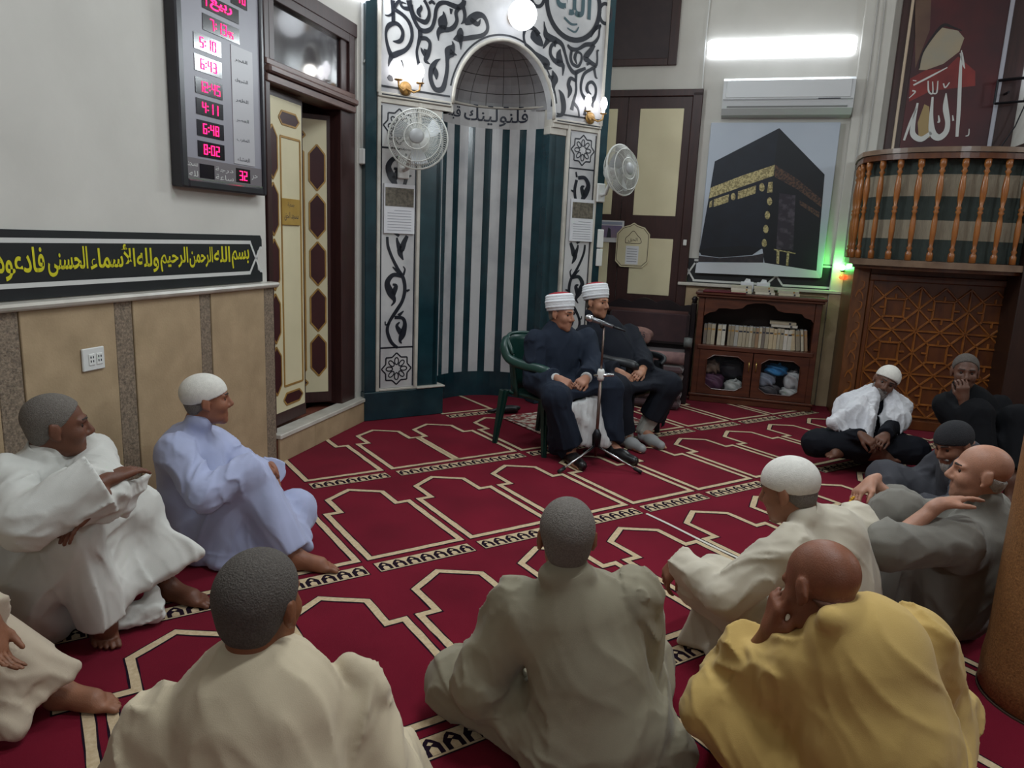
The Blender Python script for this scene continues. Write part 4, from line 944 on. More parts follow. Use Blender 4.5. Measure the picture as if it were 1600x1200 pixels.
bundle('cloth_bundle', 'folded purple cloth bundle behind the left glass door', .165, .185, (.12, .1, .085), (104, 62, 92), 1)
bundle('plastic_bag', 'crumpled white plastic bag behind the left glass door', .385, .165, (.09, .09, .065), (206, 208, 204), 2, -.3)
bundle('cloth_bundle', 'dark folded bundle at the back of the left compartment', .36, .33, (.13, .08, .09), (46, 44, 54), 3, -.2)
bundle('cloth_bundle', 'tan rolled bundle on the purple one', .15, .345, (.085, .08, .065), (134, 112, 96), 4, -.26)
bundle('plastic_bag', 'bright blue plastic bag on top behind the right glass door', .80, .38, (.11, .09, .055), (48, 130, 190), 5, -.3)
bundle('plastic_bag', 'pale grey bag at the left behind the right glass door', .70, .27, (.10, .09, .07), (158, 168, 186), 6, -.29)
bundle('plastic_bag', 'white bag at the right behind the right glass door', .965, .285, (.085, .09, .09), (204, 204, 206), 7, -.29)
bundle('plastic_bag', 'crumpled white bag low at the right behind the right glass door', .95, .15, (.09, .09, .06), (212, 212, 210), 8, -.3)
bundle('cloth_bundle', 'dark grey bundle low in the right compartment', .73, .16, (.12, .09, .065), (84, 80, 86), 9, -.28)

# ------------------------------------------------------------------ carved settee beside the bookcase
DWOOD = mat('black_wood', (34, 24, 28), (26, 18, 22), rough=.35, scale=6)
CUSH = mat('brown_velvet', (66, 42, 44), (54, 34, 38), rough=.9, scale=12, sheen=.3)
st = thing('settee', 'dark carved wooden settee loaded with cushions beside the bookcase', 'settee', FB @ Matrix.Translation((0, -.06, 0)))
top = [(-1.02, .4)] + [(-1.02 + .92 * t, .93 + .045 * abs(math.sin(t * math.pi * 3.5)) + .05 * math.sin(t * math.pi)) for t in np.linspace(0, 1, 40)] + [(-.10, .4)]
MB().prism(top[::-1], -.12, -.07).build('carved_back', DWOOD, st)
for x0 in (-1.05, -.09):
    MB().bbox(x0 - .03, x0 + .03, -.13, -.06, 0, 1.0, .008).build('back_post', DWOOD, st)
    MB().lathe([(.0, 1.0), (.03, 1.005), (.024, 1.02), (.034, 1.045), (.02, 1.07), (0, 1.075)], c=(x0, -.095, 0), n=14).build('finial', DWOOD, st, True)
    MB().bbox(x0 - .03, x0 + .03, -.62, -.55, 0, .60, .008).build('front_post', DWOOD, st)
    b = MB().bbox(x0 - .035, x0 + .035, -.66, -.1, .60, .65, .012); b.build('arm_rest', DWOOD, st)
    MB().lathe([(0, -.04), (.05, -.04), (.055, 0), (.05, .04), (0, .04)], c=(x0, -.65, .64), axis='x', n=18).build('arm_scroll', mat('scroll_grey', (92, 94, 92), rough=.5), st, True)
MB().bbox(-1.05, -.09, -.62, -.1, .30, .40, .012).build('seat_rail', DWOOD, st)
MB().bbox(-1.03, -.11, -.60, -.12, .40, .50, .03).build('seat_cushion', CUSH, st)
def soft(x0, x1, y0, y1, z0, z1, m, name, par): return MB().bbox(x0, x1, y0, y1, z0, z1, .03).build(name, m, par)
soft(-.98, -.12, -.2, -.125, .55, .90, CUSH, 'back_cushion', st)
MB().tube([(-1.0, -.16, .88), (-.14, -.16, .88)], .03, 12).build('bolster', mat('bolster_brown', (86, 56, 52), rough=.8), st, True)
fo = thing('folded_blanket', 'stack of dark brown blankets lying in front of the settee seat', 'blanket', FB @ Matrix.Translation((-.62, -.90, 0)))
for k in range(5): MB().bbox(0, .52, -.16, .1, .012 + k * .085, .012 + k * .085 + .08, .03).build('fold', CUSH, fo)
pi_ = thing('rolled_mat', 'rolled pinkish brown mat on top of the blanket stack', 'mat', FB @ Matrix.Translation((-.60, -.93, .505)))
MB().tube([(0, 0, 0), (.5, 0, 0)], .062, 18).build('roll', mat('mat_pink', (134, 104, 100), (112, 84, 84), rough=.9, scale=20), pi_, True)
ps = thing('cushion', 'dusty pink oval cushion with dark script above the rolled mat', 'cushion', FB @ Matrix.Translation((-.68, -.42, .64)))
b = blob((.2, .05, .085), 21, 14); b.build('pad', mat('dusty_pink', (150, 116, 106), (130, 98, 92), rough=.9, scale=18), ps, True)
text_on('script', shape('قلب'), INK, ps, -.02, .13, -.045, .05, -.056)

# ------------------------------------------------------------------ minbar (wooden pulpit) at the back wall
MWOOD = mat('pulpit_wood', (104, 58, 26), (78, 40, 20), rough=.32, scale=5, stretch=(4, 4, 1), detail=6, coat=.15)
MWOODL = mat('pulpit_strip', (150, 92, 40), (112, 64, 28), rough=.28, scale=9, coat=.3)
MBAL = mat('baluster_wood_glow', (170, 106, 46), (126, 70, 32), rough=.3, scale=5, stretch=(3, 3, 1), coat=.3)  # orange-brown includes the orange glow that lights the balusters from behind
mi = thing('pulpit', 'carved wooden pulpit with a bulging balcony of turned balusters', 'pulpit', FB)
MB().bbox(1.49, 3.3, -.74, -.08, 0, 1.52, .004).build('base_core', MWOOD, mi)
MB().bbox(1.345, 1.488, -.76, -.08, 0, 1.50, .008).build('corner_post', mat('post_wood', (112, 70, 40), (84, 50, 30), rough=.35, scale=7, stretch=(4, 4, 1)), mi)
cp = MB()
for k in range(6):
    z = .25 + k * .19
    MB().ribbon([(1.385, z, .004), (1.40, z + .05, .014), (1.44, z + .09, .016), (1.445, z + .14, .01), (1.415, z + .15, .004)], -.768, -.758).build('carved_leaf', MWOODL, mi)
    MB().ribbon([(1.45, z - .02, .004), (1.44, z + .03, .014), (1.40, z + .07, .014)], -.767, -.758).build('carved_leaf', MWOODL, mi)
# geometric strips on the base
nst = 0
def strip(p, q):
    a, c = V(*p), V(*q); d = c - a; L = np.linalg.norm(d)
    if L < .02: return
    d /= L; n_ = V(-d[1], d[0]); w = .011; vs = []
    for e, yy in ((1, -.742), (.45, -.757)):
        for s_, t_ in ((a, -1), (a, 1), (c, 1), (c, -1)):
            r = s_ + n_ * w * e * t_; vs.append((r[0], yy, r[1]))
    MB().add(vs, [(4, 5, 6, 7), (0, 1, 5, 4), (1, 2, 6, 5), (2, 3, 7, 6), (3, 0, 4, 7)]).build('lattice_strip', MWOODL, mi)
CS = .40
for ix in range(4):
    for iz in range(3):
        x0, z0 = 1.53 + ix * CS, .12 + iz * CS; X = lambda u: x0 + u * CS; Z = lambda v: z0 + v * CS
        for (u0, v0, u1, v1) in ((0, 0, 1, 0), (0, 0, 0, 1), (.5, 0, 1, .5), (1, .5, .5, 1), (.5, 1, 0, .5), (0, .5, .5, 0), (.3, .3, .7, .3), (.7, .3, .7, .7), (.7, .7, .3, .7), (.3, .7, .3, .3),
                                 (0, 0, .3, .3), (1, 0, .7, .3), (1, 1, .7, .7), (0, 1, .3, .7), (.5, .18, .5, .3), (.5, .7, .5, .82), (.18, .5, .3, .5), (.7, .5, .82, .5)):
            strip((X(u0), Z(v0)), (X(u1), Z(v1)))
b = MB(); b.bbox(1.49, 3.2, -.775, -.74, 1.36, 1.42, .006); b.bbox(1.49, 3.2, -.775, -.74, .0, .09, .006); b.bbox(1.49, 1.525, -.775, -.74, .09, 1.36, .006); b.build('base_frame', MWOOD, mi)
# balcony plan curve
def bplan(t):
    a = math.pi * (1.02 - 1.04 * t)
    return (2.10 + .80 * math.cos(a), -.45 - .72 * max(0, math.sin(a)) ** .75)
T = np.linspace(0, 1, 41); PL = [bplan(t) for t in T]; PL = [(1.36, -.1)] + [(max(1.33, p[0]), p[1]) for p in PL] + [(2.9, -.1)]
def rail(z0, z1, dx, m, name):
    vs = []; n = len(PL); c = (2.10, -.3)
    for (x_, y_) in PL:
        d = V(x_ - c[0], y_ - c[1]); d /= np.linalg.norm(d)
        for e in (dx, -dx):
            for z in (z0, z1): vs.append((x_ + d[0] * e, y_ + d[1] * e, z))
    fs = []
    for k in range(n - 1):
        o = 4 * k; fs += [(o, o + 4, o + 5, o + 1), (o + 2, o + 3, o + 7, o + 6), (o + 1, o + 5, o + 7, o + 3), (o, o + 2, o + 6, o + 4)]
    MB().add(vs, fs).build(name, m, mi)
RAILG = mat('rail_wood', (132, 108, 88), (104, 82, 66), rough=.3, scale=7, coat=.3)
rail(1.50, 1.555, .04, RAILG, 'bottom_rail'); rail(2.45, 2.49, .045, RAILG, 'top_rail'); rail(2.40, 2.445, .03, MWOOD, 'under_rail')
MB().zprism([(x_, y_) for x_, y_ in PL], 1.47, 1.50).build('balcony_floor', MWOOD, mi)
prof = [(.012, 1.555), (.026, 1.56), (.026, 1.62), (.014, 1.64), (.024, 1.66), (.014, 1.68), (.018, 1.72), (.024, 1.80), (.021, 1.90), (.013, 1.95), (.024, 1.97), (.014, 1.985), (.024, 2.0), (.013, 2.02), (.022, 2.08), (.027, 2.16), (.019, 2.25), (.013, 2.28), (.025, 2.30), (.014, 2.32), (.026, 2.345), (.026, 2.40), (.012, 2.405)]
bal = MB().lathe(prof, n=10).build('baluster', MBAL, mi, True); meb = bal.data; bpy.data.objects.remove(bal)
seg = np.cumsum([0] + [math.hypot(PL[k + 1][0] - PL[k][0], PL[k + 1][1] - PL[k][1]) for k in range(len(PL) - 1)])
NB = 20
for k in range(NB):
    s_ = .05 + (seg[-1] - .1) * k / (NB - 1); j = min(len(PL) - 2, int(np.searchsorted(seg, s_) - 1)); u = (s_ - seg[j]) / (seg[j + 1] - seg[j])
    o = link_child('baluster', meb, mi, (PL[j][0] + (PL[j + 1][0] - PL[j][0]) * u, PL[j][1] + (PL[j + 1][1] - PL[j][1]) * u, 0))
# striped cloth hung inside the balusters
SA = mat('stripe_pale', (150, 140, 120), (128, 118, 102), rough=.8, scale=30, stretch=(8, 8, .5)); SB = mat('stripe_green', (52, 62, 56), (40, 48, 46), rough=.8, scale=30, stretch=(8, 8, .5))
zz = [1.56, 1.70, 1.83, 1.90, 2.10, 2.22, 2.34, 2.42]; zz = [1.56, 1.74, 1.90, 2.10, 2.28, 2.42]
for k in range(5):
    vs = []; n = len(PL); c = (2.10, -.3)
    for i_, (x_, y_) in enumerate(PL):
        d = V(x_ - c[0], y_ - c[1]); d /= np.linalg.norm(d); e = -.06 + .008 * math.sin(i_ * 1.9)
        vs += [(x_ + d[0] * e, y_ + d[1] * e, zz[k]), (x_ + d[0] * e, y_ + d[1] * e, zz[k + 1])]
    MB().add(vs, [(2 * i_, 2 * i_ + 2, 2 * i_ + 3, 2 * i_ + 1) for i_ in range(n - 1)]).build('striped_cloth', SA if k % 2 else SB, mi)
MB().bbox(2.58, 2.76, -1.12, -.3, 0, 2.6, .01).build('end_post', mat('dark_post', (54, 34, 26), (42, 26, 20), rough=.4, scale=5, stretch=(4, 4, 1)), mi)

# painted panel above the pulpit
pa = thing('painted_panel', 'tall dark red painted panel with white calligraphy above the pulpit', 'painting', FB)
def qf(cx_, cy_, dy, x0=1340, y0=0, s=5.22):
    v = ray(x0 + cx_ / s, y0 + cy_ / s); a = -.29; o = np.array([0, 0, CAM_H]); nrm = np.array([-math.sin(a), math.cos(a), 0]); b0 = np.array([2.044, 7.952, 0])
    t = ((b0 + dy * nrm - o) @ nrm) / (v @ nrm); q = o + t * v - b0
    return (float(q @ np.array([math.cos(a), math.sin(a), 0])), float(q[2]))
XA, XB = qf(290, 0, -.05)[0], qf(1270, 0, -.05)[0]
MB().bbox(1.56, 2.64, -.05, -.002, 2.2, 4.5, .01).build('outer_board', BROWN, pa)
MB().bbox(1.625, 1.65, -.075, -.05, 2.2, 4.5, .006).build('moulding', mat('pale_moulding', (196, 176, 152), rough=.3, coat=.3), pa)
MB().bbox(2.44, 2.475, -.075, -.05, 2.2, 4.5, .006).build('moulding', mat('silver_moulding', (176, 176, 186), rough=.3), pa)
MB().box(1.70, 2.44, -.058, -.05, 2.2, 4.5).build('painted_ground', mat('painted_red', (84, 30, 34), (52, 28, 34), rough=.4, scale=2.2), pa)
def pf(name, L, m, y): MB().prism([qf(*p, -.06) for p in L][::-1], y, y + .001).build(name, m, pa)
pf('pale_dome', [(500, 570), (515, 470), (590, 330), (690, 225), (820, 250), (870, 310), (830, 420), (700, 520), (560, 570)], mat('paint_pale', (150, 146, 132), (168, 150, 122), rough=.5, scale=4), -.0592)
pf('red_glow', [(430, 640), (560, 570), (720, 560), (820, 460), (960, 580), (960, 700), (600, 740), (420, 830)], mat('paint_red', (140, 48, 44), (104, 34, 36), rough=.5, scale=4), -.0590)
pf('tan_shape', [(545, 850), (585, 870), (590, 1120), (500, 1140), (490, 1000)], mat('paint_tan', (160, 136, 92), rough=.5), -.0590)
pf('upper_tan', [(470, 0), (600, 0), (590, 240), (520, 420), (470, 560)], mat('paint_brown', (108, 84, 66), (88, 62, 54), rough=.5, scale=4), -.0589)
def stroke(L, m=WHITEL, nm='calligraphy'):
    q = []
    for (x_, y_, w) in L:
        a = qf(x_, y_, -.06); b_ = qf(x_ + 1, y_, -.06); q.append((a[0], a[1], max(.004, w * abs(b_[0] - a[0]))))
    MB().ribbon(q, -.0605, -.0585).build(nm, m, pa)
for L in ([(848, 410, 8), (838, 600, 26), (825, 900, 32), (810, 1115, 24)], [(845, 430, 25), (862, 520, 20), (875, 560, 4)],
          [(722, 760, 8), (718, 880, 46), (735, 1000, 40), (718, 1080, 46), (660, 1122, 56), (610, 1080, 56), (600, 960, 34), (612, 790, 16)],
          [(600, 1080, 30), (520, 1135, 46), (455, 1100, 46), (452, 1020, 36), (490, 840, 16)], [(482, 880, 16), (430, 1000, 22), (378, 1145, 18)], [(732, 550, 8), (600, 620, 16), (455, 695, 14)],
          [(575, 660, 10), (580, 745, 14), (612, 760, 12), (612, 665, 8)], [(612, 760, 12), (645, 755, 12), (655, 660, 8)], [(700, 680, 10), (715, 715, 12), (750, 672, 8)], [(450, 655, 8), (480, 660, 8)], [(445, 740, 12), (470, 750, 12), (420, 800, 6)],
          [(660, 940, 8), (665, 990, 18), (650, 995, 8)], [(775, 940, 8), (780, 985, 16)], [(880, 1110, 8), (905, 1100, 10), (910, 1050, 6)]): stroke(L)
stroke([(500, 560, 12), (530, 430, 16), (620, 290, 20), (700, 205, 26), (770, 220, 16), (850, 250, 8)], mat('paint_dark', (30, 22, 26), rough=.5), 'dark_contour')
# bracket lamp at the far right
br = thing('wall_bracket', 'dark metal wall bracket with a small lamp right of the painted panel', 'bracket', FB)
xa = 2.42; zb_ = 3.20
MB().tube([(xa, -.15, zb_), (xa + .32, -.15, zb_ + .03)], .014, 8).tube([(xa, -.15, zb_ - .2), (xa + .24, -.15, zb_ - .18)], .011, 8).tube([(xa, -.15, zb_), (xa, -.15, zb_ - .2)], .011, 8).tube([(xa + .24, -.15, zb_ + .02), (xa + .24, -.15, zb_ - .18)], .011, 8).tube([(xa + .1, 0, zb_ - .1), (xa + .1, -.15, zb_ - .1)], .011, 8).build('frame', DSTEEL, br)
MB().lathe([(0, 0), (.05, .02), (.06, .06), (.03, .1), (0, .1)], c=(xa + .32, -.15, zb_), n=14).build('lamp', mat('bracket_lamp', (220, 230, 240), emit=(230, 240, 255), estr=3), br, True)
MB().tube([(xa + .3, -.15, zb_ - .01), (xa + .2, -.14, zb_ - .4), (xa + .06, -.13, zb_ - .7)], .006, 6).build('flex', DSTEEL, br)

# small coloured indicator lamp unit beside the pulpit
il = thing('indicator_unit', 'small sensor unit with green and red lamps beside the pulpit', 'lamp', FB @ Matrix.Translation((1.42, -.10, 1.42)))
MB().lathe([(0, -.05), (.035, -.045), (.045, 0), (.035, .03), (0, .035)], axis='y', n=18).build('camera_body', GPLAST, il, True)
MB().bbox(-.11, .11, -.02, .01, -.015, .01, .004).build('bar', BLACKP, il); MB().bbox(-.02, .02, 0, .10, -.09, -.01, .004).build('stem', BLACKP, il)
GE = mat('green_led', (120, 255, 130), emit=(90, 255, 110), estr=14); RE = mat('red_led', (255, 60, 20), emit=(255, 50, 20), estr=5)
for k, (x_, z_, m, r) in enumerate(((-.10, .03, GE, .028), (.115, .02, GE, .026), (-.095, -.065, RE, .026), (.085, -.065, RE, .024))):
    MB().lathe([(0.001, -r)] + [(r * math.sin(a), -r * math.cos(a)) for a in np.linspace(.3, math.pi - .3, 8)] + [(.001, r)], c=(x_, -.03, z_), n=14).build('lamp_lens', m, il, True)
ld = bpy.data.lights.new('green_glow', 'POINT'); ld.energy = 1.3; ld.color = (.15, 1, .2); ld.shadow_soft_size = .03
lo = bpy.data.objects.new('green_glow', ld); COL.objects.link(lo); lo.parent = il; lo.location = (-.14, -.04, .05)
sb = thing('junction_box', 'small white junction box below the indicator lamps', 'box', FB @ Matrix.Translation((1.405, -.115, 1.26)))
MB().bbox(-.05, .06, 0, .04, -.05, .06, .006).build('case', WPLAST, sb); MB().bbox(-.03, .04, -.006, 0, -.03, .04, .004).build('rocker', GPLAST, sb)

# ------------------------------------------------------------------ round stone pillar at the right
pr = thing('stone_pillar', 'round brown granite pillar at the right edge of the hall', 'pillar', loc=(2.074, 2.427, 0))
PIL = mat('brown_granite', (150, 104, 62), (112, 74, 42), rough=.5, scale=120, detail=4, bump=.2, bscale=150)
MB().lathe([(.255, .006), (.263, .02), (.263, .12), (.255, .2), (.255, 4.2), (.33, 4.3), (.33, CEIL_Z - .002)], n=48).build('shaft', PIL, pr, True)
MB().lathe([(.0, .0), (.266, .0), (.266, .006), (.0, .006)], n=48).build('foot', mat('pillar_foot', (58, 40, 28), rough=.8), pr)

# ------------------------------------------------------------------ green plastic armchair
GCH = mat('green_plastic', (24, 60, 54), (20, 54, 48), rough=.35)
def armchair(label, loc, rz, m):
    """frame: +y is the sitter's front, origin on the floor under the seat centre"""
    t = thing('plastic_armchair', label, 'chair', loc=loc, rz=rz)
    nu, nv = 9, 9; vs = []; fs = []
    for i in range(nu):
        for j in range(nv):
            u = i / (nu - 1) - .5; v = j / (nv - 1) - .5
            vs.append((u * (.46 + .04 * v), v * .45, .43 - .018 * math.cos(u * math.pi) * math.cos(v * 2.4) - (.03 if j == nv - 1 else 0)))
    top = len(vs); vs += [(a, b_, c - .022) for a, b_, c in vs]
    q = lambda o: [(o + i * nv + j, o + (i + 1) * nv + j, o + (i + 1) * nv + j + 1, o + i * nv + j + 1) for i in range(nu - 1) for j in range(nv - 1)]
    fs = q(0) + [f[::-1] for f in q(top)]
    ring = [i * nv for i in range(nu)] + [(nu - 1) * nv + j for j in range(1, nv)] + [i * nv + nv - 1 for i in range(nu - 2, -1, -1)] + [j for j in range(nv - 2, 0, -1)]
    fs += [(ring[k], ring[(k + 1) % len(ring)], top + ring[(k + 1) % len(ring)], top + ring[k])[::-1] for k in range(len(ring))]
    MB().add(vs, fs).build('seat', m, t, True)
    for sx in (-1, 1):
        for fy, yb, yt in ((1, .235, .20), (-1, -.27, -.20)):
            b = MB(); w0, w1 = .028, .05
            zt = .63 if fy > 0 else .44
            for (dx, dy, wx, wy) in ((0, 0, w0, .012), (0, 0, .012, w0)):
                vs = []
                for z, k, yy, xx in ((0, .75, yb, .265), (zt, 1.45, yt, .255)):
                    X, Y_ = sx * xx, yy
                    vs += [(X - wx * k * (1 if wx > .02 else .8), Y_ - wy * k, z), (X + wx * k * .8, Y_ - wy * k, z), (X + wx * k * .8, Y_ + wy * k, z), (X - wx * k * (1 if wx > .02 else .8), Y_ + wy * k, z)]
                b.add(vs, [(0, 3, 2, 1), (4, 5, 6, 7), (0, 1, 5, 4), (1, 2, 6, 5), (2, 3, 7, 6), (3, 0, 4, 7)])
            b.build('leg', m, t)
        p = [(sx * .25, .22, .60), (sx * .275, .24, .645), (sx * .285, .17, .665), (sx * .285, .0, .67), (sx * .275, -.15, .70), (sx * .25, -.225, .78), (sx * .18, -.265, .84)]
        MB().tube([tuple(a) for a in smooth(p, 4)], .036, 10, flat=.5).build('arm_rest', m, t, True)
    vs = []; fs = []; n = 15; zs = [.40, .50, .60, .70, .80, .855]
    for i in range(n):
        a = math.radians(-78 + 156 * i / (n - 1))
        for z in zs:
            r = .245 + .03 * (z - .4); zz_ = z - (.12 * (abs(a) / 1.36) ** 3 * (z - .4) / .45)
            vs.append((r * math.sin(a) * 1.02, -.02 - r * math.cos(a) - .10 * (z - .4), zz_))
    m_ = len(zs); fs = [(i * m_ + j, (i + 1) * m_ + j, (i + 1) * m_ + j + 1, i * m_ + j + 1) for i in range(n - 1) for j in range(m_ - 1) ]
    o = MB().add(vs, fs).build('backrest', m, t, True); md = o.modifiers.new('thick', 'SOLIDIFY'); md.thickness = .012
    p = [vs[i * m_ + m_ - 1] for i in range(n)]
    MB().tube(p, .016, 8).build('top_rim', m, t, True)
    return t
CH1 = (.26, 5.60); CH1A = math.atan2(-.66, .75) - math.pi / 2
armchair('dark green plastic armchair under the seated speaker with red topped turban', (*CH1, 0), CH1A, GCH)
CH2 = (.93, 6.05)
armchair('dark plastic armchair under the second speaker, half hidden', (*CH2, 0), CH1A + .1, mat('black_plastic', (30, 32, 36), rough=.4))

# ------------------------------------------------------------------ microphone stand
ms = thing('microphone_stand', 'chrome microphone stand with tripod foot in front of the speakers', 'microphone stand', loc=(.625, 5.07, 0))
for k in range(3):
    a = -.40 + k * 2.094
    l_ = MB().tube([(0, 0, .16), (.33 * math.cos(a), .33 * math.sin(a), .018)], .009, 8).build('tripod_leg', STEEL, ms, True)
    MB().tube([(.29 * math.cos(a), .29 * math.sin(a), .036), (.345 * math.cos(a), .345 * math.sin(a), .014)], .014, 8).build('rubber_foot', BLACKP, l_, True)
MB().tube([(0, 0, .08), (0, 0, .70)], .012, 10).build('lower_tube', mat('bronze_steel', (120, 104, 98), rough=.35, metal=.9), ms, True)
MB().tube([(0, 0, .70), (-.0, 0, 1.01)], .008, 10).build('upper_tube', mat('bronze_steel', (120, 104, 98)), ms, True)
MB().lathe([(0, .64), (.022, .64), (.026, .66), (.026, .70), (.02, .72), (0, .72)], n=14).build('clutch', WPLAST, ms, True)
MB().tube([(-.05, 0, .67), (.09, -.02, .685)], .012, 8).build('clamp', STEEL, ms, True)
MB().lathe([(0, .0), (.03, .02), (.034, .1), (.015, .14), (0, .15)], c=(0, 0, .14), n=12).build('tripod_collar', DSTEEL, ms, True)
mc = thing('microphone', 'silver headed microphone pointing at the first speaker', 'microphone', loc=(.625, 5.07, 1.03))
a0, a1 = V(-.115, .02, .045), V(.06, -.02, -.005)
dv = (a1 - a0) / np.linalg.norm(a1 - a0)
MB().tube([a0 - dv * .02, a0 - dv * .015, a0, a0 + dv * .025, a0 + dv * .04], [.006, .02, .027, .026, .018], 14).build('mesh_head', STEEL, mc, True)
MB().tube([a0 + dv * .04, a0 + dv * .05, a1], [.019, .018, .013], 12).build('handle', mat('mic_grey', (130, 132, 136), rough=.3, metal=.7), mc, True)
MB().tube([a1, a1 + dv * .04, a1 + dv * .09], [.009, .008, .006], 8).build('cable_plug', BLACKP, mc, True)
MB().tube([V(-.01, 0, -.02), V(-.02, .0, .018)], [.012, .02], 10).build('holder', BLACKP, mc, True)
# patterned small rug and black pouch on the niche floor
ru = thing('small_rug', 'small pale patterned rug lying behind the green chair', 'rug', loc=(-.10, 6.42, .005), rz=.5795)
MB().bbox(0, 1.15, -.75, .0, 0, .006, .002).build('pile', mat('rug_pattern', (196, 186, 172), (138, 64, 62), rough=.95, scale=16, detail=5, sharp=(.46, .54)), ru)
MB().box(.03, 1.12, -.06, -.045, .006, .0075).box(.03, .045, -.72, -.06, .006, .0075).box(1.105, 1.12, -.72, -.06, .006, .0075).box(.03, 1.12, -.72, -.705, .006, .0075).build('border', mat('rug_border', (84, 70, 64), rough=.95), ru)
bp_ = thing('black_pouch', 'small black crumpled pouch lying on the carpet near the niche', 'pouch', loc=(-.02, 6.60, .04), rz=.3)
blob((.10, .05, .034), 31, 12).build('pouch', BLACKP, bp_, True); MB().tube([(-.09, 0, 0), (-.16, .01, -.02), (-.2, .02, -.025)], [.02, .015, .012], 8).build('strap', BLACKP, bp_, True)
# ------------------------------------------------------------------ figure modelling: smooth implicit surfaces -> one continuous mesh
NT = np.random.RandomState(3).uniform(-1, 1, 64 ** 3).astype(np.float32)
def vnoise(p, seed=0):
    """value noise from a wrapped random lattice, -1..1"""
    i = np.floor(p); f = (p - i).astype(np.float32); f = f * f * (3 - 2 * f); i = i.astype(np.int32)
    x0 = ((i[:, 0] + seed * 17) & 63) << 12; x1 = ((i[:, 0] + seed * 17 + 1) & 63) << 12
    y0 = (i[:, 1] & 63) << 6; y1 = ((i[:, 1] + 1) & 63) << 6; z0 = i[:, 2] & 63; z1 = (i[:, 2] + 1) & 63
    x, y, z = f[:, 0], f[:, 1], f[:, 2]
    def lx(yy, zz):
        a = NT[x0 + yy + zz]; return a + (NT[x1 + yy + zz] - a) * x
    a = lx(y0, z0); a = a + (lx(y1, z0) - a) * y; b = lx(y0, z1); b = b + (lx(y1, z1) - b) * y
    return a + (b - a) * z

def unit(v):
    v = np.array(v, float); return v / (np.linalg.norm(v) + 1e-12)

def folds(p, e, fold, seed):
    am, al, ac = fold
    q = p + (.045 * vnoise(p * 4.5 + 7, seed + 3))[:, None] * np.float32(1.0)
    w = q / ac + np.outer((q @ e) * (1 / al - 1 / ac), e) + np.float32(seed * 3.7)
    n = vnoise(w, seed); n2 = vnoise(w * .5 + 11, seed + 1)
    n3 = vnoise(w * 2.2 + 3, seed + 2)
    return am * (1.35 * (1 - np.abs(n)) ** 3 + .7 * n2 + .3 * (1 - np.abs(n3)) ** 2 - .48)

class Cap:
    """tapered capsule a-b; sq=(dir, factor) flattens it; fold=(amp, along, across); flat end planes cut it square"""
    def __init__(s, a, b, ra, rb=None, k=.03, sq=None, fold=None, cut0=False, cut1=False, sub=False, seed=0, fd=None):
        s.fd = None if fd is None else np.array(unit(fd), np.float32)
        s.a, s.b = np.array(a, np.float32), np.array(b, np.float32); s.ra, s.rb = ra, ra if rb is None else rb
        s.k, s.sq, s.fold, s.c0, s.c1, s.sub, s.seed = k, sq, fold, cut0, cut1, sub, seed
    def bounds(s):
        r = max(s.ra, s.rb) + .03; return np.minimum(s.a, s.b) - r, np.maximum(s.a, s.b) + r
    def d(s, p, fine=True):
        a, b = s.a, s.b
        if s.sq is not None:
            dr = np.array(unit(s.sq[0]), np.float32); q = p - a
            p2 = p + ((q @ dr) - np.clip((q @ (b - a)) / ((b - a) @ (b - a) + 1e-9), 0, 1) * ((b - a) @ dr))[:, None] * dr * (s.sq[1] - 1)
        else: p2 = p
        ab = b - a; L2 = float(ab @ ab) + 1e-9
        t = ((p2 - a) @ ab) / L2; tc = np.clip(t, 0, 1)
        q = p2 - a - tc[:, None] * ab
        dd = np.sqrt((q * q).sum(1)) - (s.ra + (s.rb - s.ra) * tc)
        if fine and s.fold:
            mk = np.abs(dd) < .07
            if mk.any(): dd[mk] -= folds(p[mk], (ab / math.sqrt(L2)).astype(np.float32) if s.fd is None else s.fd, s.fold, s.seed)
        if s.c0: dd = np.maximum(dd, -t * math.sqrt(L2))
        if s.c1: dd = np.maximum(dd, (t - 1) * math.sqrt(L2))
        return dd

class Ell:
    def __init__(s, c, r, R=None, k=.03, sub=False):
        s.c, s.r, s.k, s.sub = np.array(c, np.float32), np.array(r, np.float32), k, sub
        s.R = np.eye(3, dtype=np.float32) if R is None else np.array(R, np.float32)   # columns: local axes
    def bounds(s):
        m = s.r.max() + .02; return s.c - m, s.c + m
    def d(s, p, fine=True):
        q = (p - s.c) @ s.R; k0 = np.sqrt(((q / s.r) ** 2).sum(1)); k1 = np.sqrt(((q / s.r ** 2) ** 2).sum(1)) + 1e-9
        return k0 * (k0 - 1) / k1

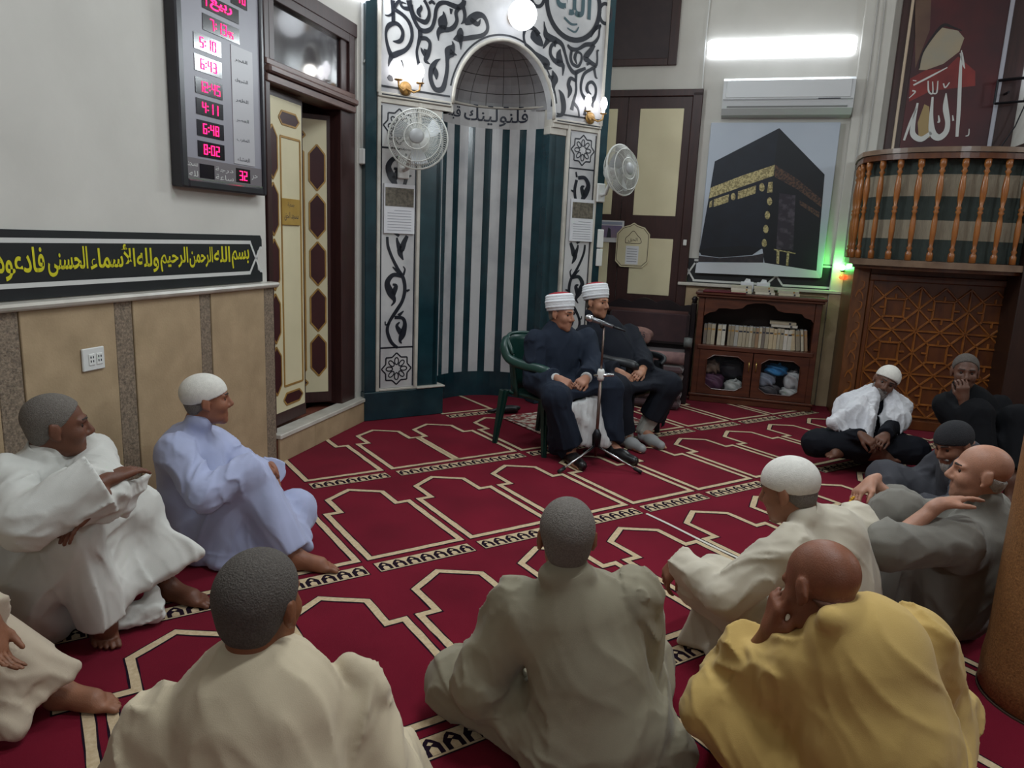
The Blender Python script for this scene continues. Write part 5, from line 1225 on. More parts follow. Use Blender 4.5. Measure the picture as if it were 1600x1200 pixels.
class Tri:
    """cloth sheet: rounded triangle of thickness 2r with folds hanging along 'hang'"""
    def __init__(s, a, b, c, r=.02, k=.04, fold=None, hang=(0, 0, 1), seed=0, sub=False):
        s.v = [np.array(x, np.float32) for x in (a, b, c)]; s.r, s.k, s.fold, s.h, s.seed, s.sub = r, k, fold, np.array(unit(hang), np.float32), seed, sub
    def bounds(s):
        v = np.stack(s.v); return v.min(0) - s.r - .03, v.max(0) + s.r + .03
    def d(s, p, fine=True):
        a, b, c = s.v; ba, cb, ac = b - a, c - b, a - c; n = np.cross(ba, ac); n2 = float(n @ n) + 1e-12
        pa, pb, pc = p - a, p - b, p - c
        ins = (np.sign(pa @ np.cross(ba, n)) + np.sign(pb @ np.cross(cb, n)) + np.sign(pc @ np.cross(ac, n))) < 2
        def ed(e, q):
            t = np.clip((q @ e) / float(e @ e + 1e-12), 0, 1); w = q - t[:, None] * e; return (w * w).sum(1)
        de = np.minimum(np.minimum(ed(ba, pa), ed(cb, pb)), ed(ac, pc))
        dd = np.sqrt(np.where(ins, de, (pa @ n) ** 2 / n2)) - s.r
        if fine and s.fold:
            mk = np.abs(dd) < .07
            if mk.any(): dd[mk] -= folds(p[mk], s.h, s.fold, s.seed)
        return dd

def implicit(prims, h, cuts=(), inter=None, margin=.03):
    """surface nets over a block-sparse grid -> verts, quads"""
    lo = np.min([q.bounds()[0] for q in prims if not q.sub], 0); hi = np.max([q.bounds()[1] for q in prims if not q.sub], 0)
    B = 8; bs = B * h
    nb = np.ceil((hi - lo) / bs).astype(int) + 1
    gi = np.stack(np.meshgrid(*[np.arange(n) for n in nb], indexing='ij'), -1).reshape(-1, 3)
    ctr = (lo + (gi + .5) * bs).astype(np.float32)
    D = np.stack([q.d(ctr, False) for q in prims if not q.sub]); dm = D.min(0)
    half = bs * .87
    act = np.where(np.abs(dm) < half * 1.35 + margin)[0]
    dims = nb * B
    grid = np.repeat(np.repeat(np.repeat(dm.reshape(nb), B, 0), B, 1), B, 2).astype(np.float32)
    grid = np.where(grid > 0, 1.0, -1.0).astype(np.float32)
    off = np.stack(np.meshgrid(*[np.arange(B)] * 3, indexing='ij'), -1).reshape(-1, 3)
    pts = (lo + (gi[act][:, None, :] * B + off[None] + .5) * h).reshape(-1, 3).astype(np.float32)
    val = np.full(len(pts), 1e3, np.float32).reshape(len(act), -1)
    pos = [q for q in prims if not q.sub]; Da = D[:, act]; dma = dm[act]
    pts3 = pts.reshape(len(act), -1, 3)
    for qi, q in enumerate(pos):
        need = np.where(Da[qi] < dma + 2 * half + q.k + margin)[0]
        if not len(need): continue
        dn = q.d(pts3[need].reshape(-1, 3)).reshape(len(need), -1)
        cur = val[need]; hh = np.clip(.5 + .5 * (cur - dn) / q.k, 0, 1)
        val[need] = cur * (1 - hh) + dn * hh - q.k * hh * (1 - hh)
    for q in prims:
        if not q.sub: continue
        bl, bh = q.bounds(); cc = ctr[act]; need = np.where(np.all((cc > bl - bs) & (cc < bh + bs), 1))[0]
        if not len(need): continue
        cur = val[need]; dn = -q.d(pts3[need].reshape(-1, 3)).reshape(cur.shape); hh = np.clip(.5 - .5 * (cur - dn) / q.k, 0, 1)
        val[need] = cur * (1 - hh) + dn * hh + q.k * hh * (1 - hh)
    for (pt, nr) in cuts:
        val = np.maximum(val, ((pts - np.array(pt, np.float32)) @ np.array(nr, np.float32)).reshape(val.shape))
    if inter is not None: val = np.maximum(val, inter(pts).reshape(val.shape))
    gidx = gi[act] * B
    for k in range(len(act)):
        x, y, z = gidx[k]; grid[x:x + B, y:y + B, z:z + B] = val[k].reshape(B, B, B)
    # surface nets
    s = grid < 0
    e = s[:-1, :-1, :-1]; cs = np.zeros(tuple(d - 1 for d in s.shape), np.int8)
    for dx in (0, 1):
        for dy in (0, 1):
            for dz in (0, 1): cs += s[dx:s.shape[0] - 1 + dx, dy:s.shape[1] - 1 + dy, dz:s.shape[2] - 1 + dz]
    cell = np.argwhere((cs > 0) & (cs < 8))
    idx = -np.ones(cs.shape, np.int64); idx[tuple(cell.T)] = np.arange(len(cell))
    acc = np.zeros((len(cell), 3)); cnt = np.zeros(len(cell))
    cor = [(0, 0, 0), (1, 0, 0), (0, 1, 0), (1, 1, 0), (0, 0, 1), (1, 0, 1), (0, 1, 1), (1, 1, 1)]
    vals = [grid[cell[:, 0] + c[0], cell[:, 1] + c[1], cell[:, 2] + c[2]] for c in cor]
    for i in range(8):
        for bit in (1, 2, 4):
            if i & bit: continue
            j = i | bit; a, b = vals[i], vals[j]; m = (a < 0) != (b < 0); t = np.where(m, a / np.where(m, a - b, 1), 0)
            ci = np.array(cor[i], float); cj = np.array(cor[j], float)
            acc += np.where(m[:, None], ci + t[:, None] * (cj - ci), 0); cnt += m
    verts = lo + (cell + acc / np.maximum(cnt, 1)[:, None] + .5) * h
    quads = []
    for ax in range(3):
        sl0 = [slice(None)] * 3; sl1 = [slice(None)] * 3; sl0[ax] = slice(0, -1); sl1[ax] = slice(1, None)
        a, b = s[tuple(sl0)], s[tuple(sl1)]; ed = np.argwhere(a != b)
        ed = ed[(ed[:, (ax + 1) % 3] > 0) & (ed[:, (ax + 2) % 3] > 0)]
        u = np.zeros(3, int); v = np.zeros(3, int); u[(ax + 1) % 3] = 1; v[(ax + 2) % 3] = 1
        ed = ed[np.all(ed < np.array(cs.shape), 1)]
        q = np.stack([idx[tuple((ed - u - v).T)], idx[tuple((ed - v).T)], idx[tuple(ed.T)], idx[tuple((ed - u).T)]], 1)
        fl = a[tuple(ed.T)]; q[~fl] = q[~fl][:, ::-1]
        quads.append(q)
    quads = np.concatenate(quads); quads = quads[(quads >= 0).all(1)]
    return verts, quads

def imesh(name, prims, h, m, parent=None, cuts=(), inter=None, origin=(0, 0, 0), decim=None):
    v, q = implicit(prims, h, cuts, inter)
    v = v - np.array(origin)
    me = bpy.data.meshes.new(name)
    me.vertices.add(len(v)); me.vertices.foreach_set('co', v.astype(np.float32).ravel())
    me.loops.add(q.size); me.loops.foreach_set('vertex_index', q.astype(np.int32).ravel())
    me.polygons.add(len(q)); me.polygons.foreach_set('loop_start', np.arange(0, q.size, 4, dtype=np.int32))
    me.polygons.foreach_set('use_smooth', np.ones(len(q), bool))
    me.materials.append(m); me.update(); me.validate()
    o = bpy.data.objects.new(name, me); COL.objects.link(o)
    if parent is not None: o.parent = parent
    return o

# ---- anatomy
def ik(a, c, hint, l1, l2):
    """joint between a and c with bone lengths l1, l2, bending towards hint"""
    a, c, hint = map(lambda v: np.array(v, float), (a, c, hint)); d = c - a; L = np.linalg.norm(d); L2 = min(L, (l1 + l2) * .999)
    e = d / L; t = (l1 * l1 - l2 * l2 + L2 * L2) / (2 * L2); hgt = math.sqrt(max(0, l1 * l1 - t * t))
    n = hint - a; n = n - e * (n @ e); n = unit(n)
    return a + e * t * (L / L2) + n * hgt

def head_axes(f, u):
    f = unit(f); s_ = unit(np.cross(f, u)); u = np.cross(s_, f); return s_, f, u     # side = person's right

def head_prims(c, f, u, sc=1.0, fat=1.0):
    S, F, U = head_axes(f, u); R = np.stack([S, F, U], 1)
    T = lambda x, y, z: np.array(c) + sc * (x * S + y * F + z * U)
    E = lambda p, r, k=.02, sub=False: Ell(T(*p), np.array(r) * sc, R, k, sub)
    C = lambda p, q, r, r2=None, k=.012, sub=False: Cap(T(*p), T(*q), r * sc, None if r2 is None else r2 * sc, k, sub=sub)
    L = [E((0, -.014, .032), (.076, .098, .084)), E((0, .03, -.03), (.061 * fat, .066, .085), .03), E((0, .045, -.085), (.05 * fat, .045, .032), .03)]
    for s_ in (-1, 1):
        L += [E((s_ * .036, .062, -.03), (.028 * fat, .028, .03), .02), C((s_ * .012, .089, .024), (s_ * .046, .074, .022), .011, .009, .012), C((s_ * .012, .098, -.036), (s_ * .010, .102, -.036), .010, None, .006),
              E((s_ * .078, -.008, -.008), (.010, .021, .034), .006), C((s_ * .082, -.02, .018), (s_ * .086, -.02, -.02), .007, .005, .006), E((s_ * .079, .004, -.036), (.007, .010, .010), .006)]
    L += [C((0, .088, .018), (0, .114, -.028), .008, .013, .010), C((-.020, .088, -.064), (.020, .088, -.064), .007, None, .006), C((-.016, .089, -.077), (.016, .089, -.077), .008, None, .006), E((0, .076, -.108), (.024, .02, .02), .02)]
    for s_ in (-1, 1): L.append(E((s_ * .032, .098, .002), (.017, .018, .011), .012, True))
    L.append(C((-.022, .099, -.0705), (.022, .099, -.0705), .0028, None, .003, True))
    return L, T, R

def hand_prims(w, d, n, curl=.5, side=1, sc=1.0, spread=.12, thumb=.6):
    """wrist w, direction d, palm normal n (fingers curl towards n), side=+1: thumb along cross(d,n)"""
    d = unit(d); n = unit(np.array(n) - d * (np.array(n) @ d)); s_ = np.cross(d, n) * side
    w = np.array(w, float); L = []
    T = lambda a, b, c: w + sc * (a * d + b * s_ + c * n)
    L.append(Cap(w - d * .03 * sc, T(.02, 0, 0), .024 * sc, .026 * sc, .02, sq=(n, 1.25)))
    for b in (-.028, -.009, .011, .029): L.append(Cap(T(.015, b * .7, 0), T(.082, b, .002), .016 * sc, .0135 * sc, .014))
    for b, ln, r in ((-.029, .068, .0078), (-.010, .085, .0088), (.010, .09, .009), (.030, .082, .0088)):
        p = T(.085, b, .002); an = 0; dirv = unit(d + s_ * (b / .03) * spread)
        for k, fr in enumerate((.45, .3, .25)):
            an += curl * (1.0, 1.15, .7)[k]
            q = p + sc * ln * fr * (math.cos(an) * dirv + math.sin(an) * n)
            L.append(Cap(p, q, (r - .0006 * k) * sc, (r - .0006 * (k + 1)) * sc, .004)); p = q
    p = T(.02, .024, .006); t1 = p + sc * .04 * unit(d * .75 + s_ * thumb + n * .35); t2 = t1 + sc * .032 * unit(d * .95 + s_ * .15 * thumb + n * (.3 + .3 * curl)); t3 = t2 + sc * .024 * unit(d + n * (.3 + .5 * curl))
    L += [Cap(p, t1, .015 * sc, .012 * sc, .012), Cap(t1, t2, .0115 * sc, .010 * sc, .005), Cap(t2, t3, .010 * sc, .008 * sc, .004)]
    return L

def foot_prims(an, toe, side=1, up=(0, 0, 1)):
    """ankle joint, toe tip on the floor; side=+1 puts the big toe towards cross(dir, up)"""
    an, toe = np.array(an, float), np.array(toe, float); up = unit(up); d = toe - an; d = unit(d - up * (d @ up)); s_ = np.cross(d, up) * side
    fl = toe - up * 0.0; base = lambda f, b, z: fl + d * (f - .245) + s_ * b + up * z
    heel = base(.035, 0, .034)
    L = [Cap(an, heel, .036, .034, .03), Cap(heel, base(.16, .008, .033), .033, .03, .03), Cap(an, base(.15, .012, .04), .034, .024, .04), Cap(base(.12, -.018, .024), base(.175, -.03, .018), .022, .017, .02), Cap(base(.12, .015, .028), base(.185, .026, .02), .024, .02, .02)]
    for b, ln, r, f in ((.033, .042, .0125, .195), (.011, .04, .0092, .2), (-.007, .036, .0088, .192), (-.023, .032, .0084, .182), (-.038, .027, .0084, .168)):
        p = base(f, b, .017); q = p + d * ln * .6 + up * .003; e = q + d * ln * .45 - up * .008
        L += [Cap(p - d * .02, q, r, r, .008), Cap(q, e, r, r * .9, .004)]
    return L

SKIN = {}
def skin(name, c):
    if name not in SKIN:
        SKIN[name] = mat('skin_' + name, c, tuple(int(v * .86) for v in c), rough=.5, scale=14, bump=.12, bscale=240, spec=.4)
        b = SKIN[name].node_tree.nodes['Principled BSDF']; b.inputs['Subsurface Weight'].default_value = .08; b.inputs['Subsurface Radius'].default_value = (.02, .008, .004)
    return SKIN[name]
def cloth(name, c, c2=None, bump=.10):
    return mat('cloth_' + name, c, c2 or tuple(int(v * .92) for v in c), rough=.85, scale=5, bump=bump, bscale=420, detail=5, spec=.2, sheen=0.12 if sum(c) > 240 else 0.0)

class Man:
    def __init__(s, label, skinc, cloth_m, J, face, h=.0065, hr=.0085, group=None, name='person'):
        s.J = {k: np.array(v, float) for k, v in J.items()}; J = s.J; s.f, s.u = face; s.h, s.hr = h, hr
        s.skin, s.cm, s.label = skinc, cloth_m, label
        fb = s.J.get('front'); ud = unit(J['chest'] - J['pel'])
        s.side = unit(J['shR'] - J['shL'])
        hw = .10
        for k in 'RL':
            sg = 1 if k == 'R' else -1
            J['hip' + k] = J['pel'] + s.side * hw * sg
            if 'wr' + k in J: J['el' + k] = ik(J['sh' + k], J['wr' + k], J['el' + k], .30, .265)
            if 'fix' + k in J: J['kn' + k] = J['fix' + k]
            elif 'an' + k in J: J['kn' + k] = ik(J['hip' + k], J['an' + k], J['kn' + k], .43, .42)
        s.front = unit(np.cross(ud, s.side) * 1.0)
        s.body = []; s.robe = []
        mid = (J['pel'] + J['chest']) / 2 - s.front * .01; s.mid = mid
        hp, s.T, s.R = head_prims(J['head'], s.f, s.u)
        nb = s.T(0, -.03, -.06)
        s.body += [Cap(J['pel'], mid, .125, .12, .05, sq=(s.front, 1.25)), Cap(mid, J['chest'], .12, .11, .05, sq=(s.front, 1.2)), Cap(J['shL'], J['shR'], .052, .052, .05), Cap(J['chest'] + (0, 0, .02), nb, .058, .052, .04)]
        for k in 'RL':
            s.body += [Cap(J['sh' + k], J['el' + k], .046, .038, .03), Cap(J['el' + k], J['wr' + k], .038, .026, .02), Cap(J['hip' + k], J['kn' + k], .078, .055, .04), Cap(J['kn' + k], J['an' + k], .052, .034, .03)]
        s.body += hp
    def hand(s, k, d, n, curl=.5, side=1, **kw): s.body += hand_prims(s.J['wr' + k], d, n, curl, side, **kw); return s
    def foot(s, k, toe, side=1, up=(0, 0, 1)): s.body += foot_prims(s.J['an' + k], toe, side, up); return s
    def dress(s, tr=.15, tb=.16, sleeve=(.075, .068, .062), leg=(.115, .09, .075), cuff=(1.0, 1.0), shin_end=(.85, .85), fold=.012, legs=True, neck=.062, nz=-.105, bar=.085, sleeveL=1.0, kt=.05, ka=.03):
        """robe prims following the bones"""
        J = s.J; f = s.front; R = s.robe; F_ = (fold, .55, .075); ud = unit(J['chest'] - J['pel'])
        dg = [unit(ud + .45 * s.side), unit(ud - .45 * s.side)]
        R += [Cap(J['pel'] + (0, 0, .01), s.mid, tb, tr, kt, sq=(f, 1.15), fold=F_, seed=1, fd=dg[0]), Cap(s.mid, J['chest'] - unit(J['chest'] - s.mid) * .03, tr, tr * .93, kt, sq=(f, 1.2), fold=(fold * .6, .55, .075), seed=2, fd=dg[1]), Cap(J['shL'] - (0, 0, .012), J['shR'] - (0, 0, .012), .073, .073, .06, fold=(fold * .4, .12, .08), seed=3),
              Cap(J['chest'] - (0, 0, .02), s.T(0, -.035, nz), .085, neck, .05),
              Cap(J['shL'] * .88 + J['shR'] * .12 - (0, 0, .075), J['shR'] * .88 + J['shL'] * .12 - (0, 0, .075), bar, bar, .06, fold=(fold * .4, .3, .09), seed=12)]
        for i, k in enumerate('RL'):
            sh, el, wr = J['sh' + k], J['el' + k], J['wr' + k]; c = cuff[i] if hasattr(cuff, '__len__') else cuff
            ax = unit(el - sh); pr = unit(np.cross(ax, (0.3, .2, 1))); ax2 = unit(wr - el); pr2 = unit(np.cross(ax2, (.3, .2, 1)))
            R += [Cap(sh, el, sleeve[0], sleeve[1], ka, fold=(fold, .35, .07), seed=4 + i, fd=unit(ax + .7 * pr))]
            if c > .02: R += [Cap(el, el + (wr - el) * c, sleeve[1], sleeve[2], ka * .8, fold=(fold * .9, .3, .06), seed=6 + i, cut1=True, fd=unit(ax2 - .8 * pr2))]
            if legs:
                hip, kn, an = J['hip' + k], J['kn' + k], J['an' + k]; e = shin_end[i]
                R += [Cap(hip, kn, leg[0], leg[1], kt, fold=(fold, .4, .075), seed=8 + i, fd=unit(unit(kn - hip) + (0, 0, .5))), Cap(kn, kn + (an - kn) * e, leg[1], leg[2], kt * .8, fold=F_, seed=10 + i, cut1=True)]
        return s
    def sheet(s, a, b, c, r=.022, k=.05, amp=.012, hang=None, seed=0):
        a, b, c = map(lambda v: np.array(v, float), (a, b, c))
        s.robe.append(Tri(a, b, c, r, k, (amp, .5, .07), hang if hang is not None else (b + c) / 2 - a, seed)); return s
    def build(s, garment='robe', cuts=(), floor_z=.006, eyes=True):
        base = s.J['pel'].copy(); base[2] = 0; s.base = base
        fl = [((0, 0, floor_z), (0, 0, -1))]
        o = imesh('person', s.body, s.h, s.skin, None, fl, None, base); o.location = base
        tag(o, s.label, 'person'); s.o = o
        s.garment = imesh(garment, s.robe, s.hr, s.cm, o, fl + list(cuts), None, base)
        if eyes:
            b = MB()
            for sg in (-1, 1):
                c = s.T(sg * .031, .0745, .001) - base
                b.lathe([(.0001, -.0115)] + [(.0115 * math.sin(a), -.0115 * math.cos(a)) for a in np.linspace(.3, math.pi - .3, 7)] + [(.0001, .0115)], c=c, n=10)
            b.build('eyes', mat('eye_dark', (34, 24, 20), rough=.15), o, True)
            br = [Cap(s.T(sg * .014, .0955, .027), s.T(sg * .046, .080, .027), .0058, .004, .004) for sg in (-1, 1)]
            imesh('eyebrows', br, .004, s.hairm if hasattr(s, 'hairm') else mat('brow_dark', (54, 46, 42), rough=.9), o, (), None, base)
        return s
    def extra(s, name, prims, h, m, cuts=(), inter=None): return imesh(name, prims, h, m, s.o, cuts, inter, s.base)
    def hair(s, m, t=.005, p0=(0, .052, .058), n=(0, .78, -.62), noise=.0025, top=None):
        T, R = s.T, s.R; pr = [Ell(T(0, -.014, .032), (.076 + t, .098 + t, .084 + t), R, .02), Ell(T(0, -.045, -.032), (.060, .047, .052), R, .03)]
        P0 = T(*p0); N = R @ unit(n)
        def inter(p):
            d = (p - P0.astype(np.float32)) @ N.astype(np.float32)
            if top is not None:  # bald crown: keep only a fringe below the plane
                d = np.maximum(d, (p - T(*top[0]).astype(np.float32)) @ (R @ unit(top[1])).astype(np.float32))
            return d + noise * vnoise(p * 160)
        s.extra('hair', pr, .0055, m, (), inter); return s
    def cap(s, m, t=.011, p0=(0, .09, .04), n=(0, .34, -1.0), name='cap'):
        T, R = s.T, s.R; pr = [Ell(T(0, -.012, .036), (.077 + t, .099 + t, .084 + t * .8), R, .02)]
        P0 = T(*p0); N = R @ unit(n)
        s.extra(name, pr, .005, m, (), lambda p: (p - P0.astype(np.float32)) @ N.astype(np.float32)); return s
    def beard(s, m, t=.012, full=True):
        T, R = s.T, s.R
        pr = [Ell(T(0, .045, -.09), (.053, .05, .04 + t), R, .02), Ell(T(0, .078, -.115), (.028, .024, .03 + t), R, .03), Cap(T(-.03, .088, -.054), T(.03, .088, -.054), .008, None, .01)]
        for sg in (-1, 1): pr.append(Cap(T(sg * .055, .01, -.05), T(sg * .045, .05, -.09), .016, .02, .02))
        s.extra('beard', pr, .005, m, (), lambda p: ((p - T(0, .1, -.05).astype(np.float32)) @ (R @ unit((0, .35, 1))).astype(np.float32)) + .003 * vnoise(p * 120)); return s
    def collar(s, r=.066, h=.036, m=None, drop=.0):
        top = s.T(0, -.032, -.088); ax = unit(top - s.J['chest']); c = top - ax * (.028 + drop) - s.base
        M = Vector(ax).to_track_quat('Z', 'Y').to_matrix().to_4x4(); M.translation = Vector(c)
        o = MB().lathe([(r + .012, -.02), (r + .004, 0), (r, h), (r - .006, h), (r - .004, 0)], n=28).build('collar', m or s.cm, s.o, True); o.matrix_local = M; return s
    def turban(s):
        T, R, o = s.T, s.R, s.o; M = Matrix([[*R[0], 0], [*R[1], 0], [*R[2], 0], [0, 0, 0, 1]]); c = T(0, -.008, 0) - s.base; M.translation = Vector(c)
        prof = [(.082, .020)]
        for k in range(6):
            z = .024 + k * .0195; r = .089 + .013 * math.sin(math.pi * (k + 1.2) / 7.4) + .002 * (k % 2)
            prof += [(r, z), (r + .003, z + .007), (r + .001, z + .016)]
        prof += [(.086, .146), (.066, .143)]
        tl = M @ Matrix.Rotation(math.radians(15), 4, 'X')
        a = MB().lathe(prof, n=28); a.v = [(x, y * 1.12, z) for x, y, z in a.v]
        q = a.build('turban_wrap', mat('turban_white', (222, 224, 228), rough=.85, scale=20, bump=.3, bscale=60), o, True); q.matrix_local = tl
        b = MB().lathe([(.082, .10), (.080, .136), (.072, .153), (.035, .162), (.001, .163)], n=24); b.v = [(x, y * 1.12, z) for x, y, z in b.v]
        q = b.build('turban_cap', mat('fez_red', (150, 22, 36), rough=.8), o, True); q.matrix_local = tl; return s
GREYH = mat('hair_grey', (124, 117, 110), (96, 89, 83), rough=.85, scale=190, bump=.6, bscale=260, detail=6)
DARKH = mat('hair_dark', (72, 65, 60), (94, 87, 81), rough=.85, scale=190, bump=.6, bscale=260, detail=6)
WHITEH = mat('hair_white', (186, 182, 176), (140, 134, 128), rough=.85, scale=70, bump=.6, bscale=260)
KUFI = mat('white_knit', (222, 218, 210), (210, 206, 198), rough=.9, scale=60, bump=.2, bscale=260)
# ------------------------------------------------------------------ the people
GZ = lambda p, z: np.array([p[0], p[1], z])
# white robe, left wall
A = Man('man in a white robe sitting against the left wall, forearms crossed on his knees', skin('deep', (112, 70, 52)), cloth('white', (214, 212, 206)),
        dict(pel=(-1.79, 2.58, .14), chest=(-1.80, 2.61, .60), head=P(88, 664, 2.62), shR=P(6, 748, 2.44), shL=P(140, 712, 2.82), elR=P(50, 830, 2.2), wrR=P(168, 750, 2.40), elL=P(260, 770, 2.9), wrL=P(152, 784, 2.34),
             knR=P(140, 800, 2.42), knL=P(222, 770, 2.80), anR=P(163, 978, 2.54), anL=P(262, 918, 2.90)), (V(.82, .56, -.05), V(.05, 0, 1)), h=.0058, hr=.0075)
A.hand('R', P(228, 722, 2.55) - P(168, 750, 2.40), V(0, 0, -1), .25, 1).hand('L', P(108, 822, 2.28) - P(152, 784, 2.34), V(.3, .5, -.5), .22, -1)
A.foot('R', GZ(P(172, 1022, 2.49), 0), -1).foot('L', GZ(P(332, 946, 2.86), 0), 1)
A.dress(tr=.165, tb=.18, sleeve=(.085, .085, .098), cuff=(.92, .82), shin_end=(.9, .78), leg=(.12, .092, .085))
A.sheet(A.J['knL'], P(312, 864, 2.80), P(196, 930, 2.62), .02).sheet(A.J['knL'], A.J['knR'], P(196, 935, 2.60), .022).sheet(A.J['knL'], A.J['knR'], A.J['pel'] + V(.1, 0, .1), .04)
A.sheet(P(185, 770, 2.40), P(232, 742, 2.62), P(195, 800, 2.52), .014)
A.build(); A.collar(); A.hair(GREYH)
A.extra('trouser_hem', [Cap(P(185, 962, 2.63), P(238, 950, 2.70), .045, .04, .03, fold=(.014, .06, .05)), Cap(P(238, 925, 2.72), P(240, 960, 2.70), .03, .035, .03)], .007, cloth('white', (0, 0, 0)), [((0, 0, .004), (0, 0, -1))])
# pale blue robe, white cap
B = Man('man in a pale blue robe and white cap sitting by the left wall', skin('tan', (150, 98, 74)), cloth('blue', (176, 182, 214)),
        dict(pel=P(328, 836, 3.42), chest=P(292, 705, 3.45), head=P(322, 624, 3.42), shR=P(272, 704, 3.27), shL=P(330, 690, 3.62), elR=P(335, 775, 3.1), wrR=P(402, 728, 3.28), elL=P(390, 745, 3.7), wrL=P(425, 735, 3.45),
             knR=P(418, 722, 3.28), knL=P(500, 800, 3.7), fixL=P(462, 802, 3.58), anR=P(458, 868, 3.24), anL=P(410, 850, 3.36)), (V(.88, .46, 0), V(0, 0, 1)), h=.007, hr=.008)
B.hand('R', V(.5, .3, -.6), V(-.3, .6, -.5), .4, 1).hand('L', V(.3, -.5, -.6), V(-.5, 0, -.5), .4, -1)
B.foot('R', GZ(P(530, 890, 3.24), 0), 1).foot('L', GZ(P(372, 862, 3.25), .02), -1)
B.dress(tr=.185, tb=.20, sleeve=(.085, .078, .07), shin_end=(.95, .95), leg=(.125, .098, .085))
B.sheet(B.J['knR'], B.J['anR'] + V(-.06, 0, .02), GZ(P(345, 872, 3.24), .05), .03).sheet(B.J['knR'], B.J['pel'] + V(.05, -.05, .05), GZ(P(345, 872, 3.22), .04), .04).sheet(B.J['knR'], B.J['knL'], B.J['anR'] + V(.03, .12, .0), .03)
B.sheet(GZ(P(335, 870, 3.2), .03), GZ(P(455, 885, 3.24), .03), GZ(P(400, 900, 3.12), .012), .018)
B.robe += [Cap(B.J['hipL'], P(462, 796, 3.56), .11, .085, .05, fold=(.012, .4, .07)), Cap(P(462, 796, 3.56), P(452, 842, 3.42), .08, .07, .04, fold=(.012, .4, .07))]
B.build(); B.hair(GREYH, t=.004).cap(KUFI)
# cream robe cut by the left edge
Cc = Man('man in a cream robe cut by the left edge, bent leg and foot showing', skin('tan2', (156, 106, 80)), cloth('cream', (206, 190, 168)),
         dict(pel=(-2.02, 1.80, .15), chest=(-2.12, 1.82, .62), head=(-2.08, 1.86, .86), shR=(-2.08, 1.62, .60), shL=(-2.10, 2.02, .60), elR=(-1.95, 1.5, .4), wrR=(-1.72, 1.62, .42), elL=(-1.9, 2.15, .4), wrL=P(-14, 972, 1.98),
              knR=(-1.55, 1.60, .48), knL=P(18, 885, 2.08), anR=(-1.45, 1.62, .08), anL=P(88, 1080, 2.16)), (V(.8, .6, 0), V(0, 0, 1)), h=.008, hr=.0085)
Cc.hand('R', V(.9, 0, -.3), V(0, 0, -1), .4, 1).hand('L', V(.35, -.3, -.8), V(.8, 0, -.2), .3, -1).foot('R', (-1.2, 1.62, 0), -1).foot('L', GZ(P(192, 1106, 2.17), 0), 1)
Cc.dress(tr=.165, tb=.18, leg=(.13, .095, .095), shin_end=(.8, .70), sleeve=(.08, .075, .075))
kl = Cc.J['knL']
Cc.sheet(kl, P(118, 1040, 2.14), P(20, 1140, 1.98), .02, amp=.016).sheet(kl, P(20, 1140, 1.98), P(-80, 1150, 1.95), .02).sheet(kl, Cc.J['knR'], Cc.J['pel'], .04)
Cc.build(); Cc.hair(GREYH)
# beige robe, foreground back view
D = Man('man in a beige robe seen from behind in the foreground, dark grey hair', skin('brown', (136, 84, 56)), cloth('beige', (210, 194, 166)),
        dict(pel=(-.50, 1.33, .15), chest=P(402, 1100, 1.40), head=P(405, 942, 1.44), shL=P(262, 1140, 1.38), shR=P(545, 1108, 1.50), elL=P(150, 1300, 1.25), wrL=(-.80, 1.62, .24), elR=P(615, 1300, 1.42), wrR=(-.28, 1.72, .24),
             knL=(-.92, 1.62, .20), knR=(-.10, 1.72, .20), fixR=(-.26, 1.68, .13), anL=(-.42, 1.80, .09), anR=(-.58, 1.72, .09)), (V(.22, .97, -.08), V(0, 0, 1)), h=.0075, hr=.0075)
D.hand('L', V(.4, .7, -.2), V(0, 0, -1), .4, 1).hand('R', V(-.4, .7, -.2), V(0, 0, -1), .4, -1).foot('L', (-.20, 1.88, .01), -1).foot('R', (-.80, 1.80, .01), 1)
D.dress(tr=.19, tb=.21, sleeve=(.092, .085, .075), leg=(.13, .1, .09), neck=.07, nz=-.15, fold=.013)
D.robe += [Cap(P(572, 1062, 1.52), P(600, 1120, 1.53), .035, .03, .03, fold=(.012, .05, .05)), Cap(P(545, 1040, 1.5), P(585, 1075, 1.5), .03, .03, .03)]
D.build(eyes=False); D.hair(DARKH, t=.007)
# olive robe, back view
E_ = Man('man in an olive grey robe seen from behind in the middle, cropped grey hair', skin('brown2', (142, 92, 66)), cloth('olive', (150, 142, 121)),
         dict(pel=(.30, 1.97, .15), chest=P(902, 950, 2.02), head=P(885, 838, 2.03), shL=P(812, 950, 2.02), shR=P(986, 933, 2.06), elL=P(735, 1110, 1.97), wrL=(.0, 2.30, .24), elR=P(1005, 1130, 1.95), wrR=(.46, 2.38, .24),
              knL=P(660, 1060, 2.24), knR=(.5, 2.38, .13), fixR=(.50, 2.37, .13), anL=(.16, 2.52, .09), anR=(.22, 2.52, .09)), (V(-.05, 1, -.03), V(0, 0, 1)), h=.0075, hr=.0075)
E_.hand('L', V(.3, .8, -.2), V(0, 0, -1), .4, 1).hand('R', V(-.3, .8, -.2), V(0, 0, -1), .4, -1).foot('L', (.50, 2.52, .01), -1).foot('R', (.0, 2.60, .01), 1)
E_.dress(tr=.165, tb=.21, sleeve=(.092, .088, .078), leg=(.125, .105, .095), neck=.064, fold=.014, ka=.012)
E_.robe += [Cap(E_.T(-.05, -.05, -.10), E_.T(.05, -.05, -.10), .034, .034, .02), Cap(GZ(E_.J['pel'] + V(-.1, -.05, 0), .08), GZ(E_.J['pel'] + V(.22, 0, 0), .07), .10, .09, .06, fold=(.014, .2, .05))]
